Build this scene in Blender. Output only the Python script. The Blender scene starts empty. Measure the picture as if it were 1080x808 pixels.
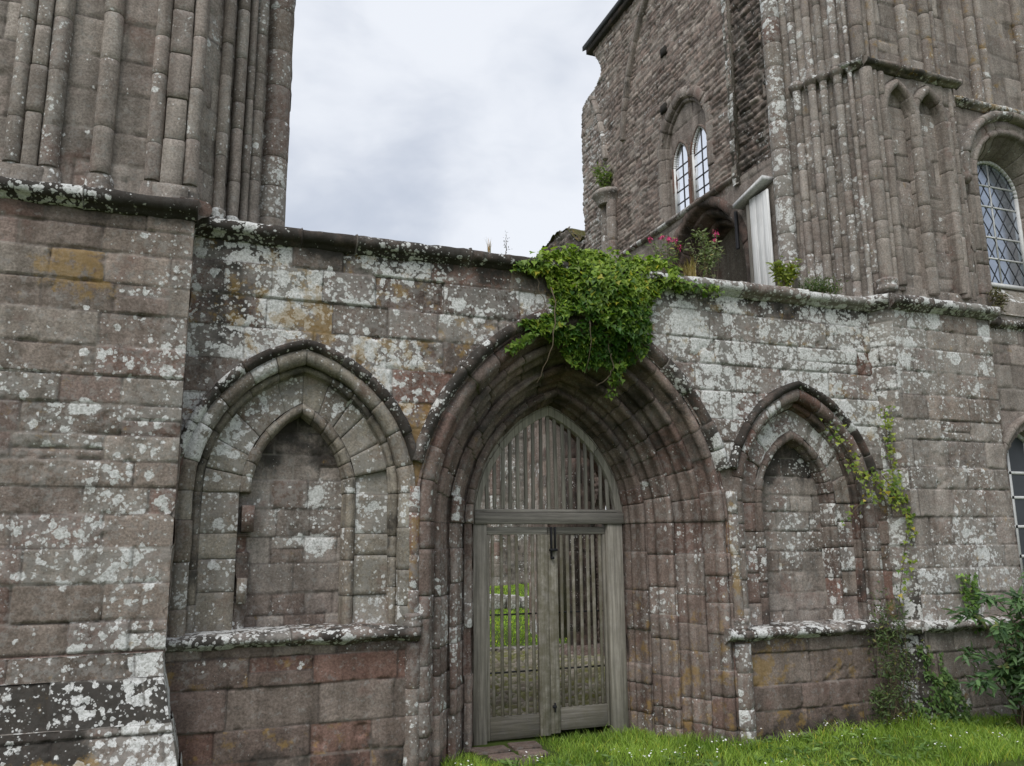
import bpy, math
import numpy as np
from mathutils import Vector

scn = bpy.context.scene
COL = scn.collection
PI = math.pi
rng = np.random.default_rng(7)

# ------------------------------------------------------------------ noise
def _h(ix, iy, seed):
    n = (ix.astype(np.int64) * 374761393 + iy.astype(np.int64) * 668265263 + seed * 1274126177) & 0xffffffff
    n = ((n ^ (n >> 13)) * 1274126177) & 0xffffffff
    n = (n ^ (n >> 16)) & 0xffffffff
    return n.astype(np.float64) / 4294967295.0
def vn(x, y, seed=0):
    x = np.asarray(x, float); y = np.asarray(y, float)
    x, y = np.broadcast_arrays(x, y)
    ix = np.floor(x); iy = np.floor(y); fx = x - ix; fy = y - iy
    fx = fx * fx * fx * (fx * (fx * 6 - 15) + 10); fy = fy * fy * fy * (fy * (fy * 6 - 15) + 10)
    a = _h(ix, iy, seed); b = _h(ix + 1, iy, seed); c = _h(ix, iy + 1, seed); d = _h(ix + 1, iy + 1, seed)
    return (a + (b - a) * fx + (c - a) * fy + (a - b - c + d) * fx * fy) * 2 - 1
def fbm(x, y, seed=0, o=4, g=.5):
    s = 0; a = 1; t = 0
    for i in range(o):
        s = s + a * vn(x * 2 ** i + 17.3 * i, y * 2 ** i - 9.1 * i, seed + i * 13); t += a; a *= g
    return s / t
def sstep(a, b, x):
    t = np.clip((x - a) / (b - a), 0, 1); return t * t * (3 - 2 * t)

# ------------------------------------------------------------------ mesh builder
def cool(P):
    P = np.asarray(P); g_ = P.mean(-1, keepdims=True); return (g_ + (P - g_) * .93) * np.array([1.02, 1.0, 1.0]) * 1.0
class MB:
    def __init__(self): self.v = []; self.f = []; self.t = []; self.x = []; self.n = 0
    def add(self, V, F, tint=(.3, .3, .3), aux=(0, 0, 0, 0)):
        V = np.asarray(V, float).reshape(-1, 3); m = len(V)
        self.v.append(V)
        t = np.ones((m, 4)); t[:, :3] = tint; self.t.append(t)
        a = np.zeros((m, 4)); a[:] = aux; self.x.append(a)
        if isinstance(F, np.ndarray): self.f.append(F.astype(np.int64) + self.n)
        else:
            for q in F: self.f.append(np.asarray([q], np.int64) + self.n)
        self.n += m
    def grid(self, P, tint, aux, keep=None, closed=False):
        R, K = P.shape[:2]
        i = np.arange(R * K).reshape(R, K)
        if closed: i = np.concatenate([i, i[:, :1]], 1)
        q = np.stack([i[:-1, :-1], i[:-1, 1:], i[1:, 1:], i[1:, :-1]], -1)
        q = q.reshape(-1, 4) if keep is None else q[keep]
        self.add(P.reshape(-1, 3), q, np.asarray(tint).reshape(-1, 3) if np.ndim(tint) > 1 else tint,
                 np.asarray(aux).reshape(-1, 4) if np.ndim(aux) > 1 else aux)
    def box(self, lo, hi, tint=(.2, .18, .16), aux=(.1, 0, 0, 0)):
        x0, y0, z0 = lo; x1, y1, z1 = hi
        V = [(x0, y0, z0), (x1, y0, z0), (x1, y1, z0), (x0, y1, z0), (x0, y0, z1), (x1, y0, z1), (x1, y1, z1), (x0, y1, z1)]
        F = np.array([(0, 3, 2, 1), (4, 5, 6, 7), (0, 1, 5, 4), (1, 2, 6, 5), (2, 3, 7, 6), (3, 0, 4, 7)])
        self.add(V, F, tint, aux)
    def build(self, name, mat, parent=None, smooth=True, angle=None):
        V = np.concatenate(self.v); T = np.concatenate(self.t); X = np.concatenate(self.x)
        base = np.array(parent.get('_w', (0, 0, 0))) if parent else np.zeros(3)
        me = bpy.data.meshes.new(name)
        me.vertices.add(len(V)); me.vertices.foreach_set('co', (V - base).astype(np.float32).ravel())
        ls = np.concatenate([np.full(len(f), f.shape[1]) for f in self.f]); li = np.concatenate([f.ravel() for f in self.f])
        me.loops.add(len(li)); me.loops.foreach_set('vertex_index', li.astype(np.int32))
        me.polygons.add(len(ls)); me.polygons.foreach_set('loop_start', (np.cumsum(ls) - ls).astype(np.int32))
        me.polygons.foreach_set('loop_total', ls.astype(np.int32))
        if smooth: me.polygons.foreach_set('use_smooth', np.ones(len(ls), bool))
        me.update(calc_edges=True)
        for nm, A in (('tint', T), ('aux', X)):
            at = me.attributes.new(nm, 'FLOAT_COLOR', 'POINT'); at.data.foreach_set('color', A.astype(np.float32).ravel())
        if angle: me.set_sharp_from_angle(angle=angle)
        me.materials.append(mat)
        o = bpy.data.objects.new(name, me); COL.objects.link(o)
        if parent: o.parent = parent; o['_w'] = parent['_w']
        return o

def thing(name, label, cat, loc, group=None):
    o = bpy.data.objects.new(name, None); COL.objects.link(o); o.location = loc; o.empty_display_size = .2
    o['_w'] = tuple(loc); o['label'] = label; o['category'] = cat
    if group: o['group'] = group
    return o
def tag(o, label, cat, group=None):
    o['label'] = label; o['category'] = cat
    if group: o['group'] = group
    return o
def recentre(o):      # give a one-mesh thing an origin at its own base
    n = len(o.data.vertices); c = np.zeros(n * 3, np.float32); o.data.vertices.foreach_get('co', c); c = c.reshape(-1, 3)
    b = np.array([(c[:, 0].min() + c[:, 0].max()) / 2, (c[:, 1].min() + c[:, 1].max()) / 2, c[:, 2].min()])
    o.data.vertices.foreach_set('co', (c - b).astype(np.float32).ravel()); o.location = tuple(o.location + Vector(b)); o.data.update()
    return o

# ------------------------------------------------------------------ materials
class NT:
    def __init__(self, name):
        self.m = bpy.data.materials.new(name); self.m.use_nodes = True
        self.t = self.m.node_tree; self.t.nodes.clear()
        self.out = self.n('ShaderNodeOutputMaterial'); self.b = self.n('ShaderNodeBsdfPrincipled')
        self.l(self.b.outputs[0], self.out.inputs[0])
    def n(self, ty, **k):
        o = self.t.nodes.new(ty)
        for a, v in k.items(): setattr(o, a, v)
        return o
    def l(self, a, b): self.t.links.new(a, b)
    def put(self, sock, v):
        if hasattr(v, 'links') or isinstance(v, bpy.types.NodeSocket): self.l(v, sock)
        else: sock.default_value = v
    def noise(self, vec, scale, detail=4, rough=.55, out=0):
        o = self.n('ShaderNodeTexNoise'); self.put(o.inputs['Vector'], vec); o.inputs['Scale'].default_value = scale
        o.inputs['Detail'].default_value = detail; o.inputs['Roughness'].default_value = rough; return o.outputs[out]
    def math(self, op, a, b=0., c=0., clamp=False):
        o = self.n('ShaderNodeMath', operation=op); o.use_clamp = clamp
        for i, v in enumerate((a, b, c)): self.put(o.inputs[i], v)
        return o.outputs[0]
    def ramp(self, v, a, b, lo=0., hi=1.):
        o = self.n('ShaderNodeMapRange'); o.interpolation_type = 'SMOOTHSTEP'
        for i, q in enumerate((v, a, b, lo, hi)): self.put(o.inputs[i], q)
        return o.outputs[0]
    def mix(self, f, a, b, blend='MIX'):
        o = self.n('ShaderNodeMix', data_type='RGBA', blend_type=blend); self.put(o.inputs[0], f)
        for s, v in ((o.inputs[6], a), (o.inputs[7], b)): self.put(s, v if not isinstance(v, tuple) else (*v, 1)[:4])
        return o.outputs[2]
    def attr(self, name):
        return self.n('ShaderNodeAttribute', attribute_name=name)
    def voro(self, vec, scale, rand=1.):
        o = self.n('ShaderNodeTexVoronoi'); self.put(o.inputs['Vector'], vec); o.inputs['Scale'].default_value = scale
        o.inputs['Randomness'].default_value = rand; return o
    def vadd(self, a, b, op='ADD'):
        o = self.n('ShaderNodeVectorMath', operation=op); self.put(o.inputs[0], a); self.put(o.inputs[1], b); return o.outputs[0]
    def vscale(self, a, s):
        o = self.n('ShaderNodeVectorMath', operation='SCALE'); self.put(o.inputs[0], a); self.put(o.inputs[3], s); return o.outputs[0]
    def bump(self, h, strength, dist):
        o = self.n('ShaderNodeBump'); o.inputs['Strength'].default_value = strength; o.inputs['Distance'].default_value = dist
        self.put(o.inputs['Height'], h); self.l(o.outputs[0], self.b.inputs['Normal'])
    def base(self, c, rough=.9, spec=.2):
        self.put(self.b.inputs['Base Color'], c if not isinstance(c, tuple) else (*c, 1)[:4])
        self.put(self.b.inputs['Roughness'], rough); self.b.inputs['Specular IOR Level'].default_value = spec

def stone_mat():
    N = NT('weathered_sandstone')
    P = N.n('ShaderNodeTexCoord').outputs['Object']
    tint = N.attr('tint').outputs['Color']; ax = N.attr('aux'); sp = N.n('ShaderNodeSeparateColor'); N.l(ax.outputs['Color'], sp.inputs[0])
    lich, joint, ochre, stain = sp.outputs[0], sp.outputs[1], sp.outputs[2], ax.outputs['Alpha']
    nc = N.noise(P, 7, 3, .6, 1)
    Pw = N.vadd(P, N.vscale(N.vadd(nc, (.5, .5, .5), 'SUBTRACT'), .05))
    nf = N.noise(P, 22, 4, .66, 1)
    Pf = N.vadd(P, N.vscale(N.vadd(nf, (.5, .5, .5), 'SUBTRACT'), .055))
    big = N.noise(P, 1.1, 4, .6); mid = N.noise(P, 5.5, 4, .65); fine = N.noise(P, 55, 3, .7)
    c = N.mix(1., tint, N.mix(mid, (.60, .585, .57), (1.44, 1.42, 1.40)), 'MULTIPLY')
    c = N.mix(1., c, N.mix(N.ramp(fine, .3, .7), (.72, .71, .70), (1.28, 1.27, 1.26)), 'MULTIPLY')
    mpz = N.n('ShaderNodeMapping'); N.l(P, mpz.inputs[0]); mpz.inputs['Scale'].default_value = (7, 7, .55)
    c = N.mix(1., c, N.mix(N.ramp(N.noise(mpz.outputs[0], 1., 3, .6), .3, .7), (.74, .73, .72), (1.16, 1.16, 1.16)), 'MULTIPLY')
    # iron-rich and purple veins in the sandstone
    red = N.ramp(N.noise(Pw, 2.3, 5, .6), .56, .72)
    c = N.mix(N.math('MULTIPLY', red, .38), c, (.18, .085, .065))
    # thin grey crust
    g = N.math('ADD', N.noise(Pf, 16, 4, .72), N.math('MULTIPLY', lich, .22))
    crust = N.ramp(g, .56, .68)
    c = N.mix(N.math('MULTIPLY', crust, .42), c, (.33, .32, .30))
    wash = N.math('MULTIPLY', N.ramp(N.math('ADD', N.noise(Pw, 3.1, 4, .62), N.math('MULTIPLY', lich, .12)), .52, .72), N.math('MULTIPLY', lich, .75, 0, True))
    c = N.mix(N.math('MULTIPLY', wash, .28), c, (.31, .315, .285))
    # black crust / damp stain
    st = N.ramp(N.math('ADD', N.noise(Pw, 4., 4, .65), N.math('MULTIPLY', stain, .55)), .58, .86)
    st = N.math('MULTIPLY', st, N.ramp(stain, .0, .25))
    c = N.mix(N.math('MULTIPLY', st, .88), c, (.035, .032, .028))
    # joints: dark open or pale mortar
    jc = N.mix(N.math('MAXIMUM', N.math('MULTIPLY', N.ramp(N.noise(P, 2.2, 2), .47, .62), .7), N.ramp(joint, .7, .9)), (.055, .047, .042), (.36, .33, .29))
    c = N.mix(N.math('MULTIPLY', joint, 1.15, 0, True), c, jc)
    # lichen rosettes of three sizes
    dens = N.math('MULTIPLY', lich, N.ramp(N.noise(P, 1.9, 4, .6), .32, .66, .35, 1.5))
    def rosettes(scale, k, soft, vec):
        v = N.voro(vec, scale); s2 = N.n('ShaderNodeSeparateColor'); N.l(v.outputs['Color'], s2.inputs[0])
        r = N.math('MULTIPLY', N.math('MULTIPLY', s2.outputs[0], s2.outputs[0]), N.math('MULTIPLY', dens, k))
        r = N.math('MULTIPLY', r, N.ramp(s2.outputs[1], .25, .45))
        d = N.math('SUBTRACT', v.outputs['Distance'], r)
        return N.ramp(d, -soft, soft, 1., 0.), s2.outputs[2]
    A, ra = rosettes(8.5, .92, .03, Pf); B, rb = rosettes(19, 1.05, .05, Pf); C, rc = rosettes(42, 1.25, .08, P)
    E_, re_ = rosettes(3.9, .80, .022, Pf)
    gate = N.ramp(N.math('ADD', N.noise(Pf, 11, 4, .7), N.math('MULTIPLY', dens, .16)), .50, .58)
    A2 = N.math('MULTIPLY', N.math('MAXIMUM', A, N.math('MULTIPLY', E_, N.ramp(re_, .45, .5))), N.ramp(N.noise(Pf, 26, 4, .75), .36, .45))
    m = N.math('MAXIMUM', A2, N.math('MAXIMUM', N.math('MULTIPLY', B, gate), N.math('MULTIPLY', C, N.math('MAXIMUM', N.math('MULTIPLY', gate, .9), N.math('MULTIPLY', lich, .34, 0, True)))))
    lc = N.mix(N.ramp(fine, .34, .62), (.40, .40, .375), (.76, .76, .745))
    lc = N.mix(N.math('MULTIPLY', ra, .3), lc, (.60, .60, .57))
    m = N.math('MULTIPLY', m, N.math('SUBTRACT', 1., N.math('MULTIPLY', joint, 1.3), 0, True))
    c = N.mix(N.math('MULTIPLY', m, .95), c, lc)
    # ochre and orange lichen
    oc = N.ramp(N.math('ADD', N.noise(Pf, 6.5, 4, .7), N.math('MULTIPLY', ochre, .34)), .66, .80)
    oc = N.math('MULTIPLY', oc, N.ramp(ochre, 0., .1))
    c = N.mix(N.math('MULTIPLY', oc, .55), c, (.31, .195, .055))
    N.base(c, .92, .15)
    h = N.noise(P, 62, 4, .75)
    N.bump(h, .6, .009)
    return N.m
STONE = stone_mat()

def wood_mat(name, axis, col):
    N = NT(name); P = N.n('ShaderNodeTexCoord').outputs['Object']
    mp = N.n('ShaderNodeMapping'); N.l(P, mp.inputs[0]); sc = [38, 38, 38]; sc[axis] = 1.6; mp.inputs['Scale'].default_value = sc
    g = N.noise(mp.outputs[0], 1., 6, .7); bigp = N.noise(P, 2.6, 4, .6); tint = N.attr('tint').outputs['Color']
    c = N.mix(N.ramp(g, .3, .7), tuple(v * (.55 if col[0] < .5 else .70) for v in col), tuple(v * (1.3 if col[0] < .5 else 1.06) for v in col))
    c = N.mix(1., c, tint, 'MULTIPLY')
    c = N.mix(N.math('MULTIPLY', N.ramp(bigp, .48, .68), .4), c, tuple(v * .62 for v in col))
    ax = N.attr('aux'); c = N.mix(N.math('MULTIPLY', ax.outputs['Alpha'], N.ramp(N.noise(P, 9, 5, .7), .25, .65)), c, (.125, .112, .065))
    sp = N.ramp(N.noise(P, 60, 5, .75), .62, .7); c = N.mix(N.math('MULTIPLY', sp, .45), c, (.42, .43, .38))
    N.base(c, .85, .2); N.bump(g, .5, .006); return N.m
WOODV = wood_mat('weathered_oak_upright', 2, (.325, .305, .272))
WOODH = wood_mat('weathered_oak_rail', 0, (.30, .283, .257))
BOARDW = wood_mat('peeling_white_boards', 2, (.84, .84, .83))

def leaf_mat(name, trans=.25):
    N = NT(name); tint = N.attr('tint').outputs['Color']; P = N.n('ShaderNodeTexCoord').outputs['Object']
    c = N.mix(1., tint, N.mix(N.noise(P, 40, 3), (.7, .72, .7), (1.3, 1.3, 1.3)), 'MULTIPLY')
    N.base(c, .5, .35)
    tr = N.n('ShaderNodeBsdfTranslucent'); N.l(N.mix(1., c, (1.3, 1.5, .6), 'MULTIPLY'), tr.inputs[0])
    ms = N.n('ShaderNodeMixShader'); ms.inputs[0].default_value = trans
    N.l(N.b.outputs[0], ms.inputs[1]); N.l(tr.outputs[0], ms.inputs[2]); N.l(ms.outputs[0], N.out.inputs[0]); return N.m
LEAF = leaf_mat('leaf'); GRASS = leaf_mat('grass_blade', .3)
def plain(name, col, rough=.6, metal=0., spec=.3, sc=20, amt=.3):
    N = NT(name); P = N.n('ShaderNodeTexCoord').outputs['Object']
    c = N.mix(N.noise(P, sc, 5, .65), tuple(v * (1 - amt) for v in col), tuple(v * (1 + amt) for v in col))
    N.base(c, rough, spec); N.b.inputs['Metallic'].default_value = metal; return N.m
STEM = plain('plant_stem', (.13, .10, .065)); IRON = plain('black_iron', (.025, .025, .028), .55, .4)
WHITE = plain('white_painted_wood', (.68, .68, .67), .5); LEAD = plain('lead_came', (.05, .05, .055), .6)
PETAL = plain('red_petal', (.60, .06, .20), .6, sc=60); DAISY = plain('white_petal', (.8, .8, .76), .6)
SLATE = plain('dark_roof_slate', (.05, .05, .052), .7)
GLASS_PALE = plain('sky_reflecting_glass', (.86, .89, .94), .12, .92, .5, 3, .06)
GLASS_DIM = plain('dim_glass', (.06, .065, .075), .35, 0., .25, 4, .3)
GLASS_DARK = plain('old_leaded_glass', (.40, .44, .50), .16, .8, .5, 4, .45)
def ground_mat():
    N = NT('turf_soil'); P = N.n('ShaderNodeTexCoord').outputs['Object']
    c = N.mix(N.ramp(N.noise(P, 3.5, 8, .7), .3, .7), (.05, .07, .02), (.10, .14, .035))
    c = N.mix(N.ramp(N.noise(P, 40, 5, .7), .3, .75), c, (.09, .13, .03))
    N.base(c, .95, .1); N.bump(N.noise(P, 60, 5, .7), .8, .03); return N.m
GROUND = ground_mat()
def cobble_mat():
    N = NT('mossy_cobbles'); P = N.n('ShaderNodeTexCoord').outputs['Object']; tint = N.attr('tint').outputs['Color']
    c = N.mix(1., tint, N.mix(N.noise(P, 30, 6, .7), (.6, .6, .6), (1.4, 1.4, 1.4)), 'MULTIPLY')
    ax = N.attr('aux'); sp = N.n('ShaderNodeSeparateColor'); N.l(ax.outputs['Color'], sp.inputs[0])
    c = N.mix(N.math('MULTIPLY', sp.outputs[1], .85), c, (.075, .085, .02))
    c = N.mix(N.math('MULTIPLY', N.ramp(N.noise(P, 2.2, 6, .7), .46, .62), .75), c, (.19, .20, .04))
    N.base(c, .9, .2); N.bump(N.noise(P, 50, 5, .7), .6, .01); return N.m
COBBLE = cobble_mat()

# ------------------------------------------------------------------ masonry
PAL_WALL = np.array([(.185, .150, .130), (.165, .128, .112), (.200, .170, .148), (.145, .114, .099), (.178, .112, .092), (.190, .160, .139)])
PAL_PIER = np.array([(.235, .200, .172), (.210, .178, .152), (.215, .170, .150), (.245, .220, .192), (.190, .138, .118), (.222, .186, .162)])
PAL_GREY = np.array([(.215, .186, .158), (.195, .168, .142), (.235, .205, .176), (.205, .170, .146), (.180, .152, .128)])
PAL_GREEN = np.array([(.225, .205, .168), (.250, .232, .192), (.205, .180, .148), (.270, .250, .210)])
PAL_DARK = np.array([(.150, .118, .102), (.130, .100, .086), (.165, .124, .107), (.175, .136, .117), (.138, .110, .096)])
PAL_PORT = np.array([(.200, .158, .138), (.180, .138, .120), (.212, .166, .144), (.225, .185, .164), (.188, .150, .132), (.188, .130, .112)])
PAL_RUB = np.array([(.215, .172, .148), (.180, .142, .122), (.255, .215, .186), (.225, .178, .152), (.150, .120, .104), (.285, .250, .220)])

PAL_WALL, PAL_PIER, PAL_GREY, PAL_GREEN, PAL_DARK, PAL_PORT, PAL_RUB = [cool(p) for p in (PAL_WALL, PAL_PIER, PAL_GREY, PAL_GREEN, PAL_DARK, PAL_PORT, PAL_RUB)]; PAL_GREY = (PAL_GREY * .72 + PAL_GREY.mean(-1, keepdims=True) * .28) * 1.28 + .006; PAL_BUT = np.concatenate([PAL_GREY, PAL_PIER[[0, 3, 5]]]); PAL_RUB = PAL_RUB * 1.22 + .012
def lay(U, V, u0, u1, v0, v1, hr, wr, seed, wob=.006, split=.05):
    r = np.random.default_rng(seed)
    U = U + wob * fbm(U * 3, V * 3, seed + 5); V2 = V + wob * 1.3 * fbm(U * 1.3, V * 1.3, seed + 6)
    e = [v0 - .1 - r.random() * hr[0]]
    while e[-1] < v1 + .3: e.append(e[-1] + r.uniform(*hr))
    e = np.array(e); ci = np.clip(np.searchsorted(e, V2) - 1, 0, len(e) - 2)
    D = np.zeros_like(U); I = np.zeros(U.shape, np.int64); CU = np.zeros_like(U); CV = np.zeros_like(U)
    for c in range(len(e) - 1):
        k = ci == c
        b = [u0 - .2 - r.random() * wr[1]]
        while b[-1] < u1 + wr[1]: b.append(b[-1] + r.uniform(*wr))
        b = np.array(b); sp = r.random(len(b)) < split; fr = r.uniform(.4, .6, len(b))
        if not k.any(): continue
        u = U[k]; v = V2[k]; bi = np.clip(np.searchsorted(b, u) - 1, 0, len(b) - 2)
        du = np.minimum(u - b[bi], b[bi + 1] - u); lo = np.full(u.shape, e[c]); hi = np.full(u.shape, e[c + 1])
        mid = lo + (hi - lo) * fr[bi]; s = sp[bi]; up = v > mid
        lo = np.where(s & up, mid, lo); hi = np.where(s & ~up, mid, hi)
        dv = np.minimum(v - lo, hi - v)
        q = .02; D[k] = np.where((du < q) & (dv < q), q - np.sqrt(np.maximum(0, (q - du)) ** 2 + np.maximum(0, (q - dv)) ** 2), np.minimum(du, dv))
        I[k] = (c * 911 + bi) * 2 + (s & up)
        CU[k] = (b[bi] + b[bi + 1]) / 2; CV[k] = (lo + hi) / 2
    return D, I, CU, CV

def panel(mb, mp, u0, u1, z0, z1, res, hr=(.2, .32), wr=(.35, .8), seed=1, pal=PAL_WALL, lich=None, ochre=None, stain=None, d0=None,
          hole=None, jd=.012, jw=.010, off=.009, ero=.006, wob=.006, split=.05, rnd=.006, flake=.0, ids=None, rough=0., tilt=.5):
    nu = max(2, int(round((u1 - u0) / res)) + 1); nz = max(2, int(round((z1 - z0) / res)) + 1)
    u = np.linspace(u0, u1, nu); z = np.linspace(z0, z1, nz); U, Z = np.meshgrid(u, z)
    D, I, CU, CV = lay(U, Z, u0, u1, z0, z1, hr, wr, seed, wob, split)
    r1 = _h(I, I * 0 + 1, seed); r2 = _h(I, I * 0 + 2, seed); r3 = _h(I, I * 0 + 3, seed); r4 = _h(I, I * 0 + 4, seed); r5 = _h(I, I * 0 + 5, seed)
    jn = 1 - sstep(jw * .35, jw, D)
    wear = np.clip(fbm(U * 1.7, Z * 1.7, seed + 40, 3) * .9 + .5, .25, 1.2)
    h = -jd * jn * wear - rnd * wear * np.exp(-np.maximum(D, 0) / .009) + off * (r1 * 2 - 1) + tilt * off * ((U - CU) * (r2 - .5) + (Z - CV) * (r3 - .5)) * 6
    h += ero * fbm(U * 9, Z * 9, seed + 9, 4) * (.5 + r4) + .4 * ero * fbm(U * 40, Z * 40, seed + 10, 2)
    if rough: h += rough * np.abs(fbm(U * 7, Z * 14, seed + 11, 4))
    h -= .020 * sstep(.12, .5, fbm(U * 8, Z * 8, seed + 31, 3)) * np.exp(-np.maximum(D, 0) / .022)
    bad = (r5 > .8) * sstep(.0, .45, fbm(U * 6, Z * 6, seed + 12, 4)); h -= (flake + .010) * bad
    pi = (r4 * .9999 * len(pal)).astype(int); T = pal[pi] * (.80 + .40 * r3)[..., None]
    L = (lich(U, Z) if callable(lich) else np.full_like(U, .3 if lich is None else lich)) * (.35 + 1.15 * r2) * (1 - .6 * bad)
    O = (ochre(U, Z) if callable(ochre) else np.full_like(U, 0. if ochre is None else ochre)) * (r5 > .45)
    S = (stain(U, Z) if callable(stain) else np.full_like(U, 0. if stain is None else stain))
    dep = (d0(U, Z) if callable(d0) else (d0 or 0.)) - h
    P = mp(U, dep, Z)
    keep = None
    if hole is not None:
        Uc = (U[:-1, :-1] + U[1:, 1:]) / 2; Zc = (Z[:-1, :-1] + Z[1:, 1:]) / 2; keep = ~hole(Uc, Zc)
    mb.grid(P, T, np.stack([L, jn * .5, O, S], -1), keep)

def FRONT(y0=0.): return lambda u, d, z: np.stack(np.broadcast_arrays(u, y0 + d, z), -1)
def SIDE(x0): return lambda u, d, z: np.stack(np.broadcast_arrays(x0 + d, u, z), -1)     # a wall facing -x, u runs along y
def SLANT(p0, p1):   # a vertical plane from p0 to p1 in plan, its face to the left-hand/front side
    p0 = np.array(p0); p1 = np.array(p1); t = (p1 - p0) / np.linalg.norm(p1 - p0); n = np.array([-t[1], t[0]])
    return lambda u, d, z: np.stack(np.broadcast_arrays(p0[0] + t[0] * u + n[0] * d, p0[1] + t[1] * u + n[1] * d, z), -1)

def arch_in(u, z, cx, w, e, sp):
    R = w + e
    return np.where(z < sp, np.abs(u - cx) < w, ((u - cx - e) ** 2 + (z - sp) ** 2 < R * R) & ((u - cx + e) ** 2 + (z - sp) ** 2 < R * R))

def breaks(s0, s1, L, r, var=.3):
    n = max(1, int(round((s1 - s0) / L))); b = np.linspace(s0, s1, n + 1)
    if n > 1: b[1:-1] += r.uniform(-var, var, n - 1) * (s1 - s0) / n
    return list(b)

def loft(mb, fn, prof, brk, seed, step=.035, jw=.007, jd=.007, pal=PAL_WALL, lich=.3, ochre=0., stain=0., ero=.004, off=.004, sgn=1., cap=True, closed=False, mort=.62, tv=.15):
    r = np.random.default_rng(seed); prof = np.asarray(prof, float); K = len(prof)
    if closed: t = np.roll(prof, -1, 0) - np.roll(prof, 1, 0)
    else: t = np.gradient(prof, axis=0)
    t /= np.maximum(np.linalg.norm(t, axis=1, keepdims=True), 1e-9)
    nrm = np.stack([t[:, 1], -t[:, 0]], 1) * sgn
    cl = np.concatenate([[0], np.cumsum(np.linalg.norm(np.diff(prof, axis=0), axis=1))])
    for a, b in zip(brk[:-1], brk[1:]):
        if b - a < .004: continue
        m = max(1, int((b - a - 2 * jw) / step)); j = min(jw, (b - a) * .2)
        S = np.concatenate([[a, a + j * .45], np.linspace(a + j, b - j, m + 1), [b - j * .45, b]])
        ins = np.concatenate([[jd, jd * .6], np.zeros(m + 1), [jd * .6, jd]])
        o = r.normal(0, off) * np.concatenate([[0, .5], np.ones(m + 1), [.5, 0]])
        Sg = np.repeat(S[:, None], K, 1); nz = ero * fbm(Sg * 11, cl[None] * 11 + seed * 3.1, seed, 3) + ero * .8 * fbm(Sg * 3, cl[None] * 4 + seed, seed + 4, 2)
        dsp = o[:, None] - ins[:, None] + nz
        P = fn(Sg, prof[None, :, 0] + nrm[None, :, 0] * dsp, prof[None, :, 1] + nrm[None, :, 1] * dsp)
        T = pal[r.integers(len(pal))] * r.uniform(1 - tv, 1 + tv)
        jn = np.repeat((ins > 0).astype(float)[:, None], K, 1); jn[1] *= .6; jn[-2] *= .6
        A = np.zeros((*Sg.shape, 4)); A[..., 0] = (lich(P) if callable(lich) else lich) * r.uniform(.4, 1.5); A[..., 1] = jn * mort
        A[..., 2] = (ochre(P) if callable(ochre) else ochre); A[..., 3] = (stain(P) if callable(stain) else stain)
        mb.grid(P, np.broadcast_to(T, (*Sg.shape, 3)), A, None, closed)
        if cap:
            for row, bb in ((0, a), (-1, b)):
                if bb in (brk[0], brk[-1]): mb.add(P[row], [tuple(range(K))], T, (float(np.mean(A[..., 0])), 0, 0, 0))

def arch_fn(mp, cx, w, e0, sp, z0, e1=None, N=1.):
    Lj = sp - z0; R0 = w + e0; La = R0 * math.acos(e0 / R0)
    def fn(S, A, B):
        S, A, B = np.broadcast_arrays(S, A, B)
        e = e0 if e1 is None else e0 + (e1 - e0) * np.clip(A / N, 0, 1)
        wa = w - A; R = wa + e; th = np.arccos(np.clip(e / R, -1, 1))
        right = S > Lj + La; s = np.where(right, 2 * (Lj + La) - S, S)
        t = np.clip((s - Lj) / La, 0, 1)
        x = np.where(s < Lj, -wa, e - R * np.cos(th * t)); z = np.where(s < Lj, z0 + s, sp + R * np.sin(th * t))
        return mp(cx + np.where(right, -x, x), B, z)
    return fn, Lj, La
def arch_breaks(Lj, La, jl, al, seed):
    r = np.random.default_rng(seed); T = 2 * (Lj + La)
    a = breaks(0, Lj, jl, r) if Lj > .05 else [0.]
    b = breaks(max(Lj, 0), Lj + La, al, r, .18); c = breaks(Lj + La, Lj + 2 * La, al, r, .18)
    d = breaks(Lj + 2 * La, T, jl, r) if Lj > .05 else [T]
    out = a + b[1:] + c[1:] + d[1:]
    return [v for i, v in enumerate(out) if i == 0 or v > out[i - 1] + 1e-6]
def hood_cut(b, La, z, sp, w, e):
    R = w + e; s0 = La * math.asin((z - sp) / R) / math.acos(e / R); d = b[0]; T = b[-1]; Lj = (T - 2 * La) / 2
    lo, hi = Lj + s0, T - Lj - s0; return [lo] + [x for x in b if lo + .05 < x < hi - .05] + [hi]
def roll(a, b, r, t0, t1, n=9):   # arc of a round moulding in (a, b)
    t = np.radians(np.linspace(t0, t1, n)); return [(a + r * math.cos(q), b + r * math.sin(q)) for q in t]

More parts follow.
